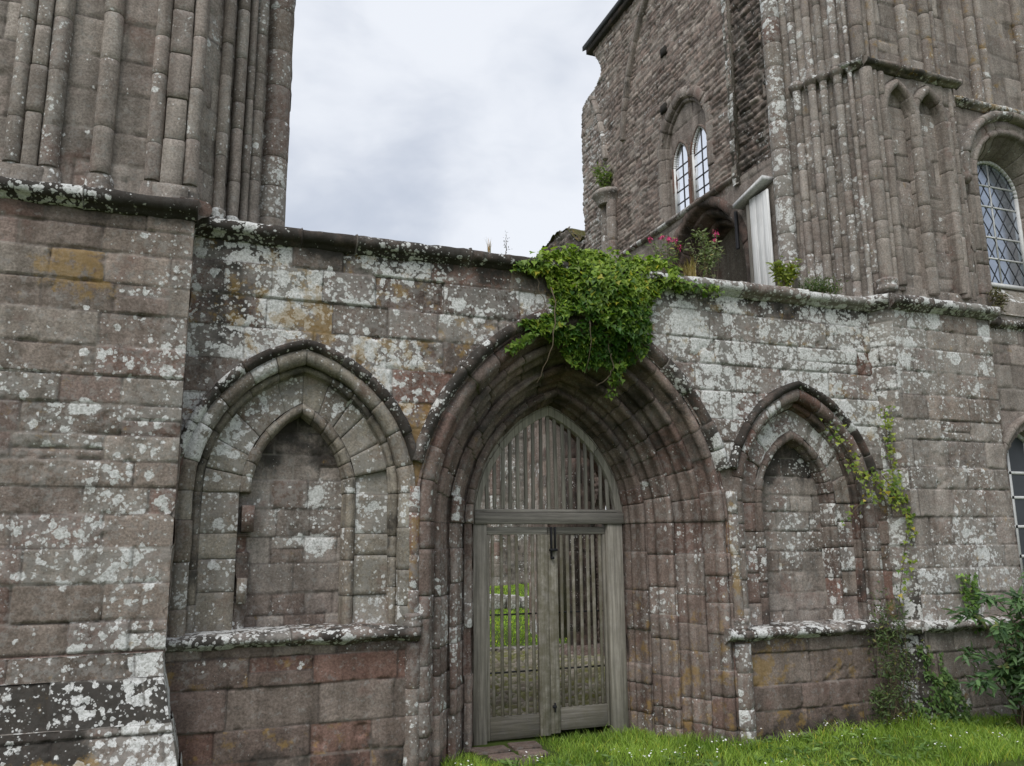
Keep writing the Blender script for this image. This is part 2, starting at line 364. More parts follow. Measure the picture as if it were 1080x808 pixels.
def shaft(mb, x, y, z0, z1, r, seed, drum=.42, pal=PAL_GREY, lich=.2, ochre=0., stain=0., fl=1.):
    k = np.linspace(0, 2 * PI, 19)[:-1]; prof = np.stack([np.cos(k) * r, np.sin(k) * r * fl], 1)
    fn = lambda S, A, B: np.stack(np.broadcast_arrays(x + A, y + B, S), -1)
    loft(mb, fn, prof, breaks(z0, z1, drum, np.random.default_rng(seed), .28), seed, .06, .005, .0035, pal, lich, ochre, stain, .003, .0012, 1, True, True, .62, .09)
def ring(mb, x, y, z, r, hgt, seed, pal=PAL_GREY, lich=.3, shape=None):      # turned base or annulet
    shape = shape or [(0, .6), (.12, 1.), (.3, 1.08), (.45, .95), (.6, .9), (.78, 1.04), (.9, 1.), (1., .66)]
    k = np.linspace(0, 2 * PI, 21)[:-1]; P = np.array([[(x + r * q * math.cos(t), y + r * q * math.sin(t), z + s * hgt) for t in k] for s, q in shape])
    T = pal[seed % len(pal)]; mb.grid(P, T, (lich, 0, 0, .2), None, True)
    mb.add(P[0], [tuple(range(20))], T, (lich, 0, 0, .2)); mb.add(P[-1], [tuple(range(20))], T, (lich, 0, 0, .2))
def string(mb, p0, p1, z, prof, seed, L=.75, pal=PAL_WALL, lich=.9, stain=.5, ochre=.1, ero=.010, jd=.012):
    p0 = np.array(p0, float); p1 = np.array(p1, float); t = (p1 - p0) / np.linalg.norm(p1 - p0); n = np.array([t[1], -t[0]])
    fn = lambda S, A, B: np.stack(np.broadcast_arrays(p0[0] + t[0] * S + n[0] * A, p0[1] + t[1] * S + n[1] * A, z + B), -1)
    loft(mb, fn, prof, breaks(0, float(np.linalg.norm(p1 - p0)), L, np.random.default_rng(seed), .25), seed, .03, .010, jd, pal, lich, ochre, stain, ero, .006, -1)

# =================================================================== GROUND, SKY
GZ = .42
def gh(x, y): return GZ + .03 * vn(x * .5, y * .5, 3) + .01 * vn(x * 2.3, y * 2.3, 4) - .10 * sstep(2.4, .4, x) * sstep(1.5, 0., y) + .028 * np.clip(y - 7.2, 0, 22)
mb = MB()
ax_ = np.concatenate([[-400, -120, -40, -16], np.arange(-6, 16.01, .25), [20, 30, 60, 140, 400]]); ay_ = np.concatenate([[-400, -120, -40, -14], np.arange(-8, 30.01, .25), [40, 70, 150, 400]])
X, Y = np.meshgrid(ax_, ay_); mb.grid(np.stack([X, Y, gh(X, Y)], -1), (.1, .15, .03), (0, 0, 0, 0))
g = mb.build('ground', GROUND); g['kind'] = 'structure'

# cobbled nave floor behind the gate
u = np.arange(1.0, 6.35, .02); v = np.arange(1.05, 6.9, .02); U, V = np.meshgrid(u, v)
D, I, CU, CV = lay(U, V, 1., 6.4, 1., 7., (.10, .17), (.11, .26), 77, .03, 0.)
r1 = _h(I, I * 0 + 1, 5); r2 = _h(I, I * 0 + 2, 5)
H = .05 * sstep(0, .055, D) * (.6 + .6 * r1) + .012 * fbm(U * 12, V * 12, 8)
T = np.array([(.34, .30, .24), (.27, .24, .19), (.38, .34, .28), (.24, .21, .16)])[(r2 * 3.99).astype(int)]
mb = MB(); J = 1 - sstep(.01, .035, D); mb.grid(np.stack([U, V, GZ + .05 + H], -1), T, np.stack([J * 0, J, J * 0, J * 0], -1))
o = mb.build('cobbled_path', COBBLE); o['kind'] = 'structure'

# =================================================================== CENTRAL WALL
TOP = 4.93
wall = thing('screen_wall', 'lichen spotted sandstone wall with the arched doorway, between the two towers', 'wall', (3.3, .5, .3))
PCX, PW, PE, PS = 3.32, 1.59, .47, 2.50      # portal
LCX, LW, LE, LS = .765, .965, .30, 2.74      # left blind arch
RCX, RW, RE, RS = 5.90, .92, .35, 2.70       # right blind arch
LSILL, RSILL = 1.60, 1.43
def hole(u, z):
    return (arch_in(u, z, PCX, PW - .02, PE, PS) | (arch_in(u, z, LCX, LW - .02, LE, LS) & (z > LSILL - .02)) | (arch_in(u, z, RCX, RW - .02, RE, RS) & (z > RSILL - .02)))
def wl(U, Z):
    a = .26 + .80 * sstep(3.0, 3.7, Z) * sstep(5.1, 4.72, Z) + .28 * sstep(4.4, 5.8, U) * sstep(2.2, 3.4, Z) - .22 * sstep(1.5, 1.0, Z)
    return np.clip(a * (.7 + .6 * (fbm(U * .9, Z * .9, 61, 3) + .5)), .06, 1.35)
def wo(U, Z):
    s = .42 + .6 * np.exp(-((U - .95) / .45) ** 2 - ((Z - 4.25) / .3) ** 2) + .75 * np.exp(-((U - 1.7) / .13) ** 2 - ((Z - 3.1) / .8) ** 2) + .4 * np.exp(-((U - 5.2) / .35) ** 2 - ((Z - 1.) / .45) ** 2)
    return s * .9
def ws(U, Z): return .12 + .45 * sstep(4.55, 4.9, Z) + .35 * sstep(.95, .4, Z) + .5 * np.exp(-((U - .1) / .18) ** 2 - ((Z - 4.3) / .4) ** 2)
mb = MB()
panel(mb, FRONT(), -.4, 7.02, .05, TOP, .0105, (.22, .31), (.32, .85), 11, PAL_WALL, wl, wo, ws, None, hole, off=.011, flake=.008)
# wall top, back and ends as plain rubble core
tx = np.linspace(-.4, 7.02, 120); ty = np.linspace(.0, 1.25, 14); X, Y = np.meshgrid(tx, ty)
mb.grid(np.stack([X, Y, TOP + .01 + .05 * sstep(0, .25, Y) + .03 * fbm(X * 4, Y * 4, 21)], -1), (.2, .17, .14), (.9, 0, .2, .3))
panel(mb, lambda u, d, z: np.stack(np.broadcast_arrays(u, 1.25 - d, z), -1), -.4, 7.02, .05, TOP + .05, .06, (.1, .2), (.2, .5), 12, PAL_RUB, .3, hole=lambda u, z: arch_in(u, z, PCX + .066, PW - .735, PE, PS))
mb.build('masonry', STONE, wall)
SP = [(.0, -.115), (.03, -.105), (.045, -.085)] + roll(.055, -.02, .058, -85, 95, 10) + [(.02, .048), (-.03, .055), (-.12, .06)]
mb = MB(); string(mb, (-.3, .0), (7.02, .0), 4.965, SP, 31, .85, PAL_DARK, lambda P: .55 + .6 * sstep(3.9, 4.6, P[..., 0]) + .35 * np.exp(-((P[..., 0] - .15) / .2) ** 2), lambda P: .62 - .42 * sstep(3.9, 4.8, P[..., 0]), .06); mb.build('string_course', STONE, wall)
# --- portal orders
HP = [(.03, .03), (.0, -.03), (-.03, -.075), (-.07, -.085), (-.105, -.06), (-.115, .02)]
fn, Lj, La = arch_fn(FRONT(), PCX, PW, PE, PS, 2.35)
mb = MB(); loft(mb, fn, HP, hood_cut(arch_breaks(Lj, La, .3, .34, 41), La, 3.0, PS, PW, PE), 41, pal=PAL_DARK, lich=.55, stain=.5, sgn=-1); mb.build('hood_mould', STONE, wall)
fn, Lj, La = arch_fn(FRONT(), PCX, PW, PE, PS, .2)
fn_ = fn
def fn(S, A, B):
    P = fn_(S, A, B); P[..., 0] += .066 * np.clip(np.broadcast_to(A, P.shape[:2]) / .76, 0, 1.05); return P
def gl(P): return .30 + .25 * sstep(.9, 1.6, P[..., 2]) * sstep(2.4, 1.7, P[..., 2]) * sstep(3.3, 2.6, P[..., 0]) - .15 * sstep(2.8, 3.4, P[..., 2])
def go(P): return .35 * sstep(3.8, 4.2, P[..., 0]) * sstep(2.2, 1.2, P[..., 2]) + .06
def gs(P): return .10 + .20 * sstep(2.7, 3.5, P[..., 2]) + .2 * sstep(.9, .4, P[..., 2])
O1 = [(-.01, .04), (.0, -.01), (.012, -.018)] + roll(.078, .04, .062, 200, 385, 12) + [(.145, .085), (.16, .10), (.172, .135), (.188, .15), (.20, .175), (.24, .215)]
def order(a0, y0, a1, y1):
    q = [(a0, y0 - .012)] + roll(a0 + .040, y0 + .010, .034, 195, 355, 8) + [(a0 + .072, y0 + .055)]
    A = np.array([a0 + .078, y0 + .070]); B = np.array([a1 - .020, y1 + .004]); d = B - A; n = np.array([d[1], -d[0]]) / np.linalg.norm(d)
    for t in np.linspace(0, 1, 15): q.append(tuple(A + d * t + n * (-.024 * math.cos(t * 2 * PI * 1.5) * math.sin(t * PI) - .004 * math.sin(t * PI))))
    q += [(a1 - .006, y1 + .022), (a1 + .004, y1 + .03)] + ([(a1 + .05, y1 + .05)] if a1 < .7 else []); return q
for i, (prof, jl, al, sd) in enumerate([(O1, .30, .33, 51), (order(.19, .17, .40, .42), .33, .31, 52), (order(.40, .42, .60, .66), .28, .30, 53), (order(.60, .66, .755, .90), .31, .27, 54)]):
    mb = MB(); loft(mb, fn, prof, arch_breaks(Lj, La, jl, al, sd), sd, pal=PAL_PORT, lich=gl, ochre=go, stain=gs, sgn=1, jd=.006, jw=.006, ero=.006, off=.005, cap=False, mort=.9, tv=.22); mb.build('portal_order', STONE, wall)
mb = MB(); loft(mb, fn, [(.752, .89), (.75, .93), (.745, 1.0), (.745, 1.15), (.745, 1.27)], arch_breaks(Lj, La, .3, .3, 55), 55, pal=PAL_PORT, lich=.15, stain=.2, sgn=1, cap=False); mb.build('rear_reveal', STONE, wall)
# --- blind arches
def blind(cx, w, e, sp, sill, wi, ei, spi, seed, pal, pal_in, jamb_in_left=True):
    mbp = MB(); pal_b = np.concatenate([PAL_GREY, PAL_WALL[[0, 2, 5]]]); 
    panel(mbp, FRONT(.30), cx - wi - .12, cx + wi + .12, sill - .03, spi + wi + ei + .1, .012, (.17, .25), (.2, .46), seed, pal_b, lambda U, Z: .22 + .75 * np.exp(-((U - cx - .05) / .3) ** 2 - ((Z - sill - .95) / .3) ** 2), .12, lambda U, Z: .15 + .45 * sstep(spi + .1, spi + .6, Z), off=.008)
    back = mbp.build('blind_arch', STONE, wall)
    f, Lj, La = arch_fn(FRONT(), cx, w, e, sp, sill)
    fh, Lh, Lah = arch_fn(FRONT(), cx, w, e, sp, sp - .12)
    mb = MB(); loft(mb, fh, [(.03, .03), (.012, -.03), (-.012, -.06), (-.04, -.065), (-.062, -.045), (-.068, .02)], hood_cut(arch_breaks(Lh, Lah, .2, .27, seed + 1), Lah, 3.02, sp, w, e), seed + 1, pal=PAL_DARK, lich=.5, stain=.6, sgn=-1); mb.build('hood_mould', STONE, back)
    mb = MB(); loft(mb, f, [(-.01, .03), (.0, -.012)] + roll(.072, .035, .066, 210, 400, 11) + [(.13, .095), (.135, .125)], arch_breaks(Lj, La, .27, .26, seed + 2), seed + 2, pal=pal, lich=.5, ochre=.12, stain=.15, sgn=1, cap=False); mb.build('roll_moulding', STONE, back)
    mb = MB(); loft(mb, f, [(.135, .11)] + roll(.158, .125, .034, 200, 400, 8) + [(.2, .15), (.205, .19)], arch_breaks(Lj, La, .3, .26, seed + 3), seed + 3, pal=pal, lich=.3, stain=.3, sgn=1, cap=False); mb.build('roll_moulding', STONE, back)
    N = w - wi; ai = N - .105
    f2, Lj2, La2 = arch_fn(FRONT(), cx, w, e, sp, sill, ei, N)
    q = [(a, .17 + .012 * math.sin(k)) for k, a in enumerate(np.linspace(.2, ai, 7))]
    mb = MB(); loft(mb, f2, q, arch_breaks(Lj2, La2, .26, .30, seed + 4), seed + 4, pal=pal_in, lich=.6, stain=.1, sgn=1, cap=False, ero=.010, off=.008, jd=.011); mb.build('voussoir_ring', STONE, back)
    z_cut = sp - .35 if jamb_in_left else sill
    q = [(ai, .175), (ai + .01, .15)] + roll(ai + .05, .165, .042, 200, 400, 9) + [(ai + .098, .20), (ai + .104, .31)]
    br = arch_breaks(Lj2, La2, .27, .25, seed + 5)
    mb = MB()
    loft(mb, f2, q, [b for b in br if b >= Lj2 - .35 or not jamb_in_left], seed + 5, pal=pal, lich=.35, stain=.2, sgn=1)
    if jamb_in_left:      # the left jamb has lost its moulding: a rough broken return remains
        loft(mb, f2, [(ai, .175), (ai + .02, .19), (ai + .05, .21), (ai + .09, .235), (ai + .10, .31)], [b for b in br if b <= Lj2 - .33] + [Lj2 - .34], seed + 6, pal=PAL_WALL, lich=.4, stain=.2, sgn=1, ero=.03, off=.014)
        mb.box((cx - wi - .075, .09, sill + .82), (cx - wi + .02, .30, sill + 1.03), (.15, .115, .10), (.3, 0, 0, .1)); mb.box((cx - wi - .085, .12, sill + .25), (cx - wi - .01, .30, sill + .45), (.2, .17, .14), (.5, 0, 0, 0))
    mb.build('inner_roll_moulding', STONE, back)
    return back
blind(LCX, LW, LE, LS, LSILL, .375, .40, 2.68, 100, PAL_GREEN, PAL_GREEN, True)
blind(RCX, RW, RE, RS, RSILL, .42, .31, 2.62, 200, PAL_WALL, PAL_PIER, False)
SILLP = [(.0, -.075), (.03, -.07), (.05, -.055), (.08, -.04), (.10, -.03), (.106, -.008), (.095, .015), (.05, .03), (-.02, .04), (-.30, .05)]
mb = MB(); string(mb, (-.2, 0), (1.77, 0), LSILL, SILLP, 61, .8, PAL_DARK, 1.0, .45, .12, .012); mb.build('sill', STONE, wall)
mb = MB(); string(mb, (4.80, 0), (7.0, 0), RSILL, SILLP, 62, .8, PAL_DARK, 1.0, .4, .12, .016); mb.build('sill', STONE, wall)
for x, zs, sd in ((1.715, LSILL, 3), (4.985, RSILL, 4)):      # little shaft and base standing on the sill beside the doorway
    mb = MB(); shaft(mb, x, .02, zs + .12, PS + .3, .062, sd, .3, PAL_WALL, .6, .5); mb.build('shaft', STONE, wall)
    mb = MB(); ring(mb, x, .0, zs + .01, .085, .13, sd, PAL_DARK, .6); mb.build('shaft_base', STONE, wall)
mb = MB(); shaft(mb, 5.0, .03, .2, RSILL - .1, .10, 9, .3, PAL_WALL, .5, .2); mb.build('shaft', STONE, wall)
mb = MB(); shaft(mb, 1.73, .03, .2, LSILL - .1, .07, 19, .3, PAL_WALL, .3, .1); mb.build('shaft', STONE, wall)

# =================================================================== LEFT TOWER
lt = thing('stone_tower', 'left tower whose fluted shafts rise out of view above a lichened pier', 'tower', (-1.6, 1., .3))
PY = -.33
def pl(U, Z): return np.clip(.30 + .44 * np.exp(-((Z - 2.9) / 1.0) ** 2) - .22 * sstep(4.0, 4.5, Z) + .2 * sstep(-1., -.2, U), .05, 1.2) * (.8 + .5 * fbm(U * 1.1, Z * 1.1, 71, 3))
def po(U, Z): return .74 * np.exp(-((U + .95) / .42) ** 2 - ((Z - 4.42) / .26) ** 2) + .12
mb = MB()
panel(mb, FRONT(PY), -5.2, -.185, 1.55, 4.86, .0125, (.19, .26), (.35, .72), 301, PAL_PIER, pl, po, lambda U, Z: .1 + .3 * sstep(4.7, 4.9, Z), off=.009)
panel(mb, lambda u, d, z: np.stack(np.broadcast_arrays(-.185 - d, u, z), -1), PY, .05, 1.55, 4.86, .03, (.2, .29), (.3, .5), 302, PAL_PIER, .4)
mb.box((-5.2, PY + .04, .0), (-.23, 3.0, 4.85))
mb.build('pier', STONE, lt)
# battered plinth: courses that step and lean outwards
mb = MB()
def batter(u0, u1, z0, z1, o0, o1, seed, lf, sf):
    # o(z): outward lean, the same on the front and the right-hand return
    lean = lambda z: o0 + (o1 - o0) * (z1 - z) / (z1 - z0)
    mpf = lambda u, d, z: np.stack(np.broadcast_arrays(u + np.maximum(0, (u + 1.2)) / 1.0 * (lean(z)) * .62, PY - lean(z) + d, z), -1)
    panel(mb, mpf, u0, -.2, z0, z1, .0125, (z1 - z0 + .5, z1 - z0 + .6), (.5, .95), seed, PAL_PIER, lf, (lambda U, Z: .15 + 1.3 * sstep(-.4, -.75, U) * sstep(.98, .8, Z)), sf, ero=.012, off=.008, rnd=.016)
    U = np.linspace(0, 1, 30); Z = np.linspace(z0, z1, 20); UU, ZZ = np.meshgrid(U, Z)
    n = .012 * fbm(UU * 8, ZZ * 8, seed, 3)
    mb.grid(np.stack([-.2 + lean(ZZ) * .62 + n, PY - lean(ZZ) + UU * (.6 + lean(ZZ)), ZZ], -1), (.2, .17, .145), (.9, 0, 0, .2))
    mb.grid(np.array([[(u0, PY - lean(z1), z1), (-.2 + lean(z1) * .62, PY - lean(z1), z1)], [(u0, PY + .2, z1 + .01), (-.2, PY + .2, z1 + .01)]]), (.2, .17, .145), (1.0, 0, 0, .2))
batter(-5.2, 0, 1.40, 1.56, .005, .03, 311, lambda U, Z: .95 + 0 * U, lambda U, Z: .25 + 0 * U)
batter(-5.2, 0, 1.10, 1.40, .03, .13, 312, lambda U, Z: .75 + 0 * U, lambda U, Z: .55 + .55 * np.exp(-((U + .75) / .45) ** 2))
batter(-5.2, 0, .80, 1.10, .15, .25, 313, lambda U, Z: 1.0 + .5 * sstep(-.7, -.4, U), lambda U, Z: .8 * sstep(-.55, -.8, U))
batter(-5.2, 0, .05, .80, .27, .36, 314, lambda U, Z: 1.2 * sstep(-.6, -.3, U) + .3, lambda U, Z: .55 * sstep(-.45, -.8, U))
mb.build('plinth', STONE, lt)
mb = MB(); string(mb, (-5.2, PY), (-.16, PY), 4.965, SP, 321, .8, PAL_DARK, .62, .8, .0)
string(mb, (-.185, PY - .03), (-.185, .0), 4.965, SP, 322, .4, PAL_DARK, .5, .75); mb.build('string_course', STONE, lt)
LZ0, LZ1 = 4.95, 9.6; LY = -.18
mb = MB()
panel(mb, FRONT(LY), -5.2, -.24, LZ0, LZ1, .02, (.24, .36), (.28, .52), 331, PAL_GREY, .16, .05, .12, off=.009)
panel(mb, SLANT((-.24, LY), (.60, .86)), 0, 1.34, LZ0, LZ1, .02, (.24, .36), (.28, .5), 332, PAL_GREY, .25, .05, .1, d0=.02)
panel(mb, lambda u, d, z: np.stack(np.broadcast_arrays(.60 - d, u, z), -1), .86, 5., LZ0 - 4.6, LZ1, .06, (.2, .3), (.3, .6), 333, PAL_RUB, .3)
mb.box((-5.2, LY + .05, LZ0), (-.26, 1.2, LZ1)); mb.box((-5.2, 1.0, .1), (.55, 5.0, LZ1))
mb.build('tower_wall', STONE, lt)
for x, r, fl in ((-1.52, .062, 1), (-1.27, .072, 1), (-.91, .075, 1), (-.53, .062, 1), (-.245, .058, 1), (-1.93, .07, 1), (-2.3, .07, 1), (-2.7, .07, 1)):
    mb = MB(); shaft(mb, x, LY - .015, 5.20, LZ1, r, int(abs(x * 100)), .42, PAL_GREY, .25, .04, .05); mb.build('shaft', STONE, lt)
    mb = MB(); ring(mb, x, LY + .02, 4.96, r * 1.45, .26, int(abs(x * 100)), PAL_GREY, .4, [(0, 1.05), (.5, 1.05), (.62, .98), (.8, .95), (1., .70)]); mb.build('shaft_base', STONE, lt)
for x0, x1, sd in ((-1.455, -1.34, 5), (-.465, -.305, 6)):      # flat fillets between paired shafts
    fnp = lambda S, A, B: np.stack(np.broadcast_arrays((x0 + x1) / 2 + A, LY + B, S), -1); w2 = (x1 - x0) / 2
    mb = MB(); loft(mb, fnp, [(-w2, .03), (-w2, -.055), (-w2 + .012, -.07), (0, -.074), (w2 - .012, -.07), (w2, -.055), (w2, .03)], breaks(5.16, LZ1, .42, np.random.default_rng(sd), .25), sd, .06, .009, .009, PAL_GREY, .2, .04, .05, .003, .003, 1); mb.build('fillet', STONE, lt)
    mb = MB(); loft(mb, fnp, [(-w2 - .05, .03), (-w2 - .05, -.09), (0, -.11), (w2 + .05, -.09), (w2 + .05, .03)], [4.96, 5.17], sd, pal=PAL_GREY, lich=.3); mb.build('shaft_base', STONE, lt)
for x, r in ((-.02, .050), (.10, .052), (.195, .036), (.27, .055)):
    y = LY + (x + .24) * 1.20
    mb = MB(); shaft(mb, x, y - .02, 5.10, LZ1, r, int(x * 100 + 900), .40, PAL_GREY, .3, .04, .05); mb.build('shaft', STONE, lt)
    mb = MB(); ring(mb, x, y - .02, 4.95, r * 1.3, .19, int(x * 100 + 7), PAL_GREY, .9); mb.build('shaft_base', STONE, lt)
mb = MB(); shaft(mb, .45, .66, 4.9, LZ1, .135, 77, .36, PAL_PIER, .55, .0, .1); mb.build('shaft', STONE, lt)

# =================================================================== RIGHT TOWER
rt = thing('stone_tower', 'right tower with round headed windows and clustered shafts beside a rubble inner face', 'tower', (8., 2., .3))
BX0, BX1, BY = 7.10, 8.60, -.20
def bl(U, Z): return np.clip(.62 + .35 * sstep(3.2, 4.4, Z) - .35 * sstep(1.6, 1.0, Z) + .0 * U, .1, 1.1) * (.8 + .5 * fbm(U, Z, 81, 3))
mb = MB()
panel(mb, FRONT(BY), BX0, BX1, .05, 4.86, .0125, (.22, .31), (.3, .62), 401, PAL_BUT, bl, .16, .08, off=.009)
panel(mb, SLANT((6.94, .03), (BX0, BY)), 0, .29, .05, 4.86, .0125, (.22, .31), (.3, .5), 402, PAL_BUT, lambda U, Z: .9 + 0 * U, .1, lambda U, Z: .22 + .35 * sstep(2.2, 1.4, Z), off=.01, ero=.01)
panel(mb, lambda u, d, z: np.stack(np.broadcast_arrays(BX1 - d, u, z), -1), BY, .3, .05, 4.86, .03, seed=403, pal=PAL_PIER, lich=.4)
mb.box((BX0 + .02, BY + .04, .0), (BX1 - .04, 1.2, 4.84)); mb.build('buttress', STONE, rt)
mb = MB(); string(mb, (6.92, .0), (7.09, BY - .01), 4.965, SP, 411, .3, PAL_WALL, 1.1, .35); string(mb, (7.06, BY), (BX1 + .06, BY), 4.965, SP, 412, .6, PAL_WALL, 1.1, .4, .0)
string(mb, (8.6, .14), (13, .14), 4.965, SP, 413, .6, PAL_WALL, 1.0, .4); mb.build('string_course', STONE, rt)
mb = MB(); string(mb, (6.9, .0), (7.08, BY - .01), RSILL, SILLP, 414, .3, PAL_WALL, .9, .3, .1, .02); string(mb, (7.06, BY), (BX1 + .08, BY), RSILL, SILLP, 415, .6, PAL_WALL, .9, .3, .1, .022); mb.build('plinth_moulding', STONE, rt)
# bay wall with its two windows
WX, WR, WS = 9.80, .72, 6.90; VX, VW, VE, VS = 9.40, .50, .35, 2.86
BAYY = .12
mb = MB()
def bayhole(u, z): return (arch_in(u, z, WX, WR, 0, WS) & (z > 5.25)) | (arch_in(u, z, VX, VW, VE, VS) & (z > 1.5))
panel(mb, FRONT(BAYY), BX1 - .12, 13., .05, 7.88, .016, (.24, .33), (.35, .75), 421, PAL_GREY, lambda U, Z: .14 + .25 * sstep(4.2, 4.9, Z) * sstep(5.2, 4.95, Z), .12, .1, None, bayhole)
panel(mb, FRONT(BAYY + .05), BX1 - .12, 13., 7.86, 13.4, .03, (.26, .36), (.4, .8), 422, PAL_GREY, .14, lambda U, Z: .3 + 0 * U, .12)
mb.build('bay_wall', STONE, rt)
mb = MB(); string(mb, (BX1 - .06, BAYY), (13, BAYY), 7.93, [(v[0] * .8, v[1] * .75) for v in SP], 431, .7, PAL_GREY, .8, .4, .5); mb.build('string_course', STONE, rt)
def bars(mb, segs, w, d, mp, dep):      # flat bars between (u, z) points on a wall plane
    for (a, b) in segs:
        a = np.array(a, float); b = np.array(b, float); t = (b - a) / np.linalg.norm(b - a); n = np.array([-t[1], t[0]]) * w / 2
        q = [a - n, b - n, b + n, a + n]; V = [mp(p[0], dep - d, p[1]) for p in q] + [mp(p[0], dep, p[1]) for p in q]
        mb.add(np.array(V), np.array([(0, 1, 2, 3), (7, 6, 5, 4), (0, 4, 5, 1), (1, 5, 6, 2), (2, 6, 7, 3), (3, 7, 4, 0)]), (1, 1, 1))
def outline(cx, w, e, sp, z0, n=12):
    R = w + e; tm = math.acos(e / R); L = [(cx - w, z0)] + [(cx + e - R * math.cos(tm * k / n), sp + R * math.sin(tm * k / n)) for k in range(n + 1)]
    return L + [(2 * cx - x, z) for x, z in L[-2::-1]]
def window(mp, cx, w, e, sp, z0, dep, cols, rows, glass, fw=.045, lattice=0., bar=.022, barmat=None):
    ol = outline(cx, w, e, sp, z0); mb = MB(); mb.add(np.array([mp(x, dep, z) for x, z in ol]), [tuple(range(len(ol)))]); pane = mb.build('window', glass, rt, False)
    mb = MB(); bars(mb, list(zip(ol, ol[1:])) + [(ol[-1], ol[0])], fw, .05, mp, dep + .01); mb.build('frame', WHITE, pane, False)
    topz = lambda x: sp + math.sqrt(max(0, (w + e) ** 2 - (abs(x - cx) + e) ** 2))
    sg = [((cx - w + 2 * w * k / cols, z0), (cx - w + 2 * w * k / cols, topz(cx - w + 2 * w * k / cols))) for k in range(1, cols)]
    for zz in rows:
        hw = w if zz < sp else math.sqrt(max(0, (w + e) ** 2 - (zz - sp) ** 2)) - e
        sg.append(((cx - hw, zz), (cx + hw, zz)))
    mb = MB(); bars(mb, sg, bar, .012, mp, dep + .003); mb.build('glazing_bar', barmat or WHITE, pane, False)
    if lattice:
        sg = []
        for s in (1, -1):
            for k in np.arange(-4, 4, lattice):
                pts = []
                for t in np.linspace(z0, sp + w + e, 160):
                    x = cx + k + s * (t - z0) * .62
                    if abs(x - cx) < w and t < topz(x): pts.append((x, t))
                if len(pts) > 3: sg.append((pts[0], pts[-1]))
        mb = MB(); bars(mb, sg, .0065, .006, mp, dep - .001); mb.build('lead_lattice', LEAD, pane, False)
    return pane
# upper round headed window
f, Lj, La = arch_fn(FRONT(BAYY), WX, WR + .22, .0001, WS, WS - .05)
mb = MB(); loft(mb, f, [(.07, .02), (.06, -.05), (.03, -.10), (-.02, -.11), (-.05, -.08), (-.06, .02)], arch_breaks(Lj, La, .2, .3, 441), 441, pal=PAL_GREY, lich=.3, stain=.2, sgn=-1); mb.build('hood_mould', STONE, rt)
mb = MB(); ring(mb, WX - WR - .24, BAYY - .06, WS - .17, .075, .14, 3, PAL_GREY, .3, [(0, .3), (.2, .8), (.5, 1.), (.8, .9), (1, .7)]); mb.build('label_stop', STONE, rt)
f, Lj, La = arch_fn(FRONT(BAYY), WX, WR + .16, .0001, WS, 5.0)
mb = MB(); loft(mb, f, [(-.0, .02), (.01, -.015), (.09, -.02)] + roll(.16, .02, .045, 200, 380, 7) + [(.215, .06), (.30, .14), (.38, .28), (.41, .36), (.42, .42)], arch_breaks(Lj, La, .3, .3, 442), 442, pal=PAL_GREY, lich=.15, sgn=1, cap=False); mb.build('window_reveal', STONE, rt)
mb = MB(); P = np.array([[(WX - WR, BAYY - .02, 5.06), (WX + WR, BAYY - .02, 5.06)], [(WX - .5, BAYY + .42, 5.62), (WX + .5, BAYY + .42, 5.62)]]); mb.grid(P, (.2, .18, .15), (.5, 0, 0, .1)); mb.build('window_sill', STONE, rt)
window(FRONT(BAYY), WX, .47, .0001, 6.90, 5.60, .38, 2, (5.98, 6.28, 6.72, 7.02), GLASS_DARK, .05, .19, .022)
# lower pointed window, mostly out of view
f, Lj, La = arch_fn(FRONT(BAYY), VX, VW + .10, VE, VS, 1.5)
mb = MB(); loft(mb, f, [(-.06, .02), (-.05, -.07), (0, -.08), (.03, -.02), (.06, .01), (.12, .04), (.13, .12), (.15, .26)], arch_breaks(Lj, La, .3, .28, 451), 451, pal=PAL_GREY, lich=.2, sgn=1); mb.build('window_reveal', STONE, rt)
window(FRONT(BAYY), VX, VW - .03, VE, VS, 1.52, .17, 3, (1.75, 2.1, 2.45, 2.8, 3.1), GLASS_DIM, .06, 0, .035)
mb = MB(); mb.box((BX1, .62, .1), (13, .7, 13.)); mb.build('tower_back', STONE, rt)
# upper front: clasping corner with blind twin lancets
FY = -.13; FX0, FX1 = 7.14, 8.57; L1, L2, LWD = 7.60, 8.085, .180; LSP = 7.36; LZB = 5.16
lh = lambda u, z: (arch_in(u, z, L1, LWD + .122, .22, LSP) | arch_in(u, z, L2, LWD + .122, .22, LSP)) & (z > LZB)
mb = MB()
panel(mb, FRONT(FY), FX0, FX1, 4.95, 7.95, .0125, (.24, .34), (.18, .42), 461, PAL_GREY, .22, .10, .1, None, lh)
panel(mb, FRONT(FY + .075), L1 - .3, L2 + .3, 5.1, 7.9, .016, (.24, .34), (.2, .4), 462, PAL_GREY, .2, .1, .05)
panel(mb, FRONT(FY + .03), FX0, FX1, 7.95, 13.4, .02, (.26, .36), (.22, .42), 463, PAL_GREY, .2, .25, .1)
panel(mb, SLANT((6.52, .96), (FX0, FY)), 0, 1.25, 4.9, 13.4, .02, (.26, .36), (.22, .4), 464, PAL_GREY, .4, .2, .06, d0=.012)
panel(mb, lambda u, d, z: np.stack(np.broadcast_arrays(FX1 - d, u, z), -1), FY, .3, 4.95, 13.4, .04, seed=465, pal=PAL_GREY, lich=.2)
mb.box((7.16, FY + .15, 4.9), (8.53, .9, 13.4)); mb.build('corner_buttress', STONE, rt)
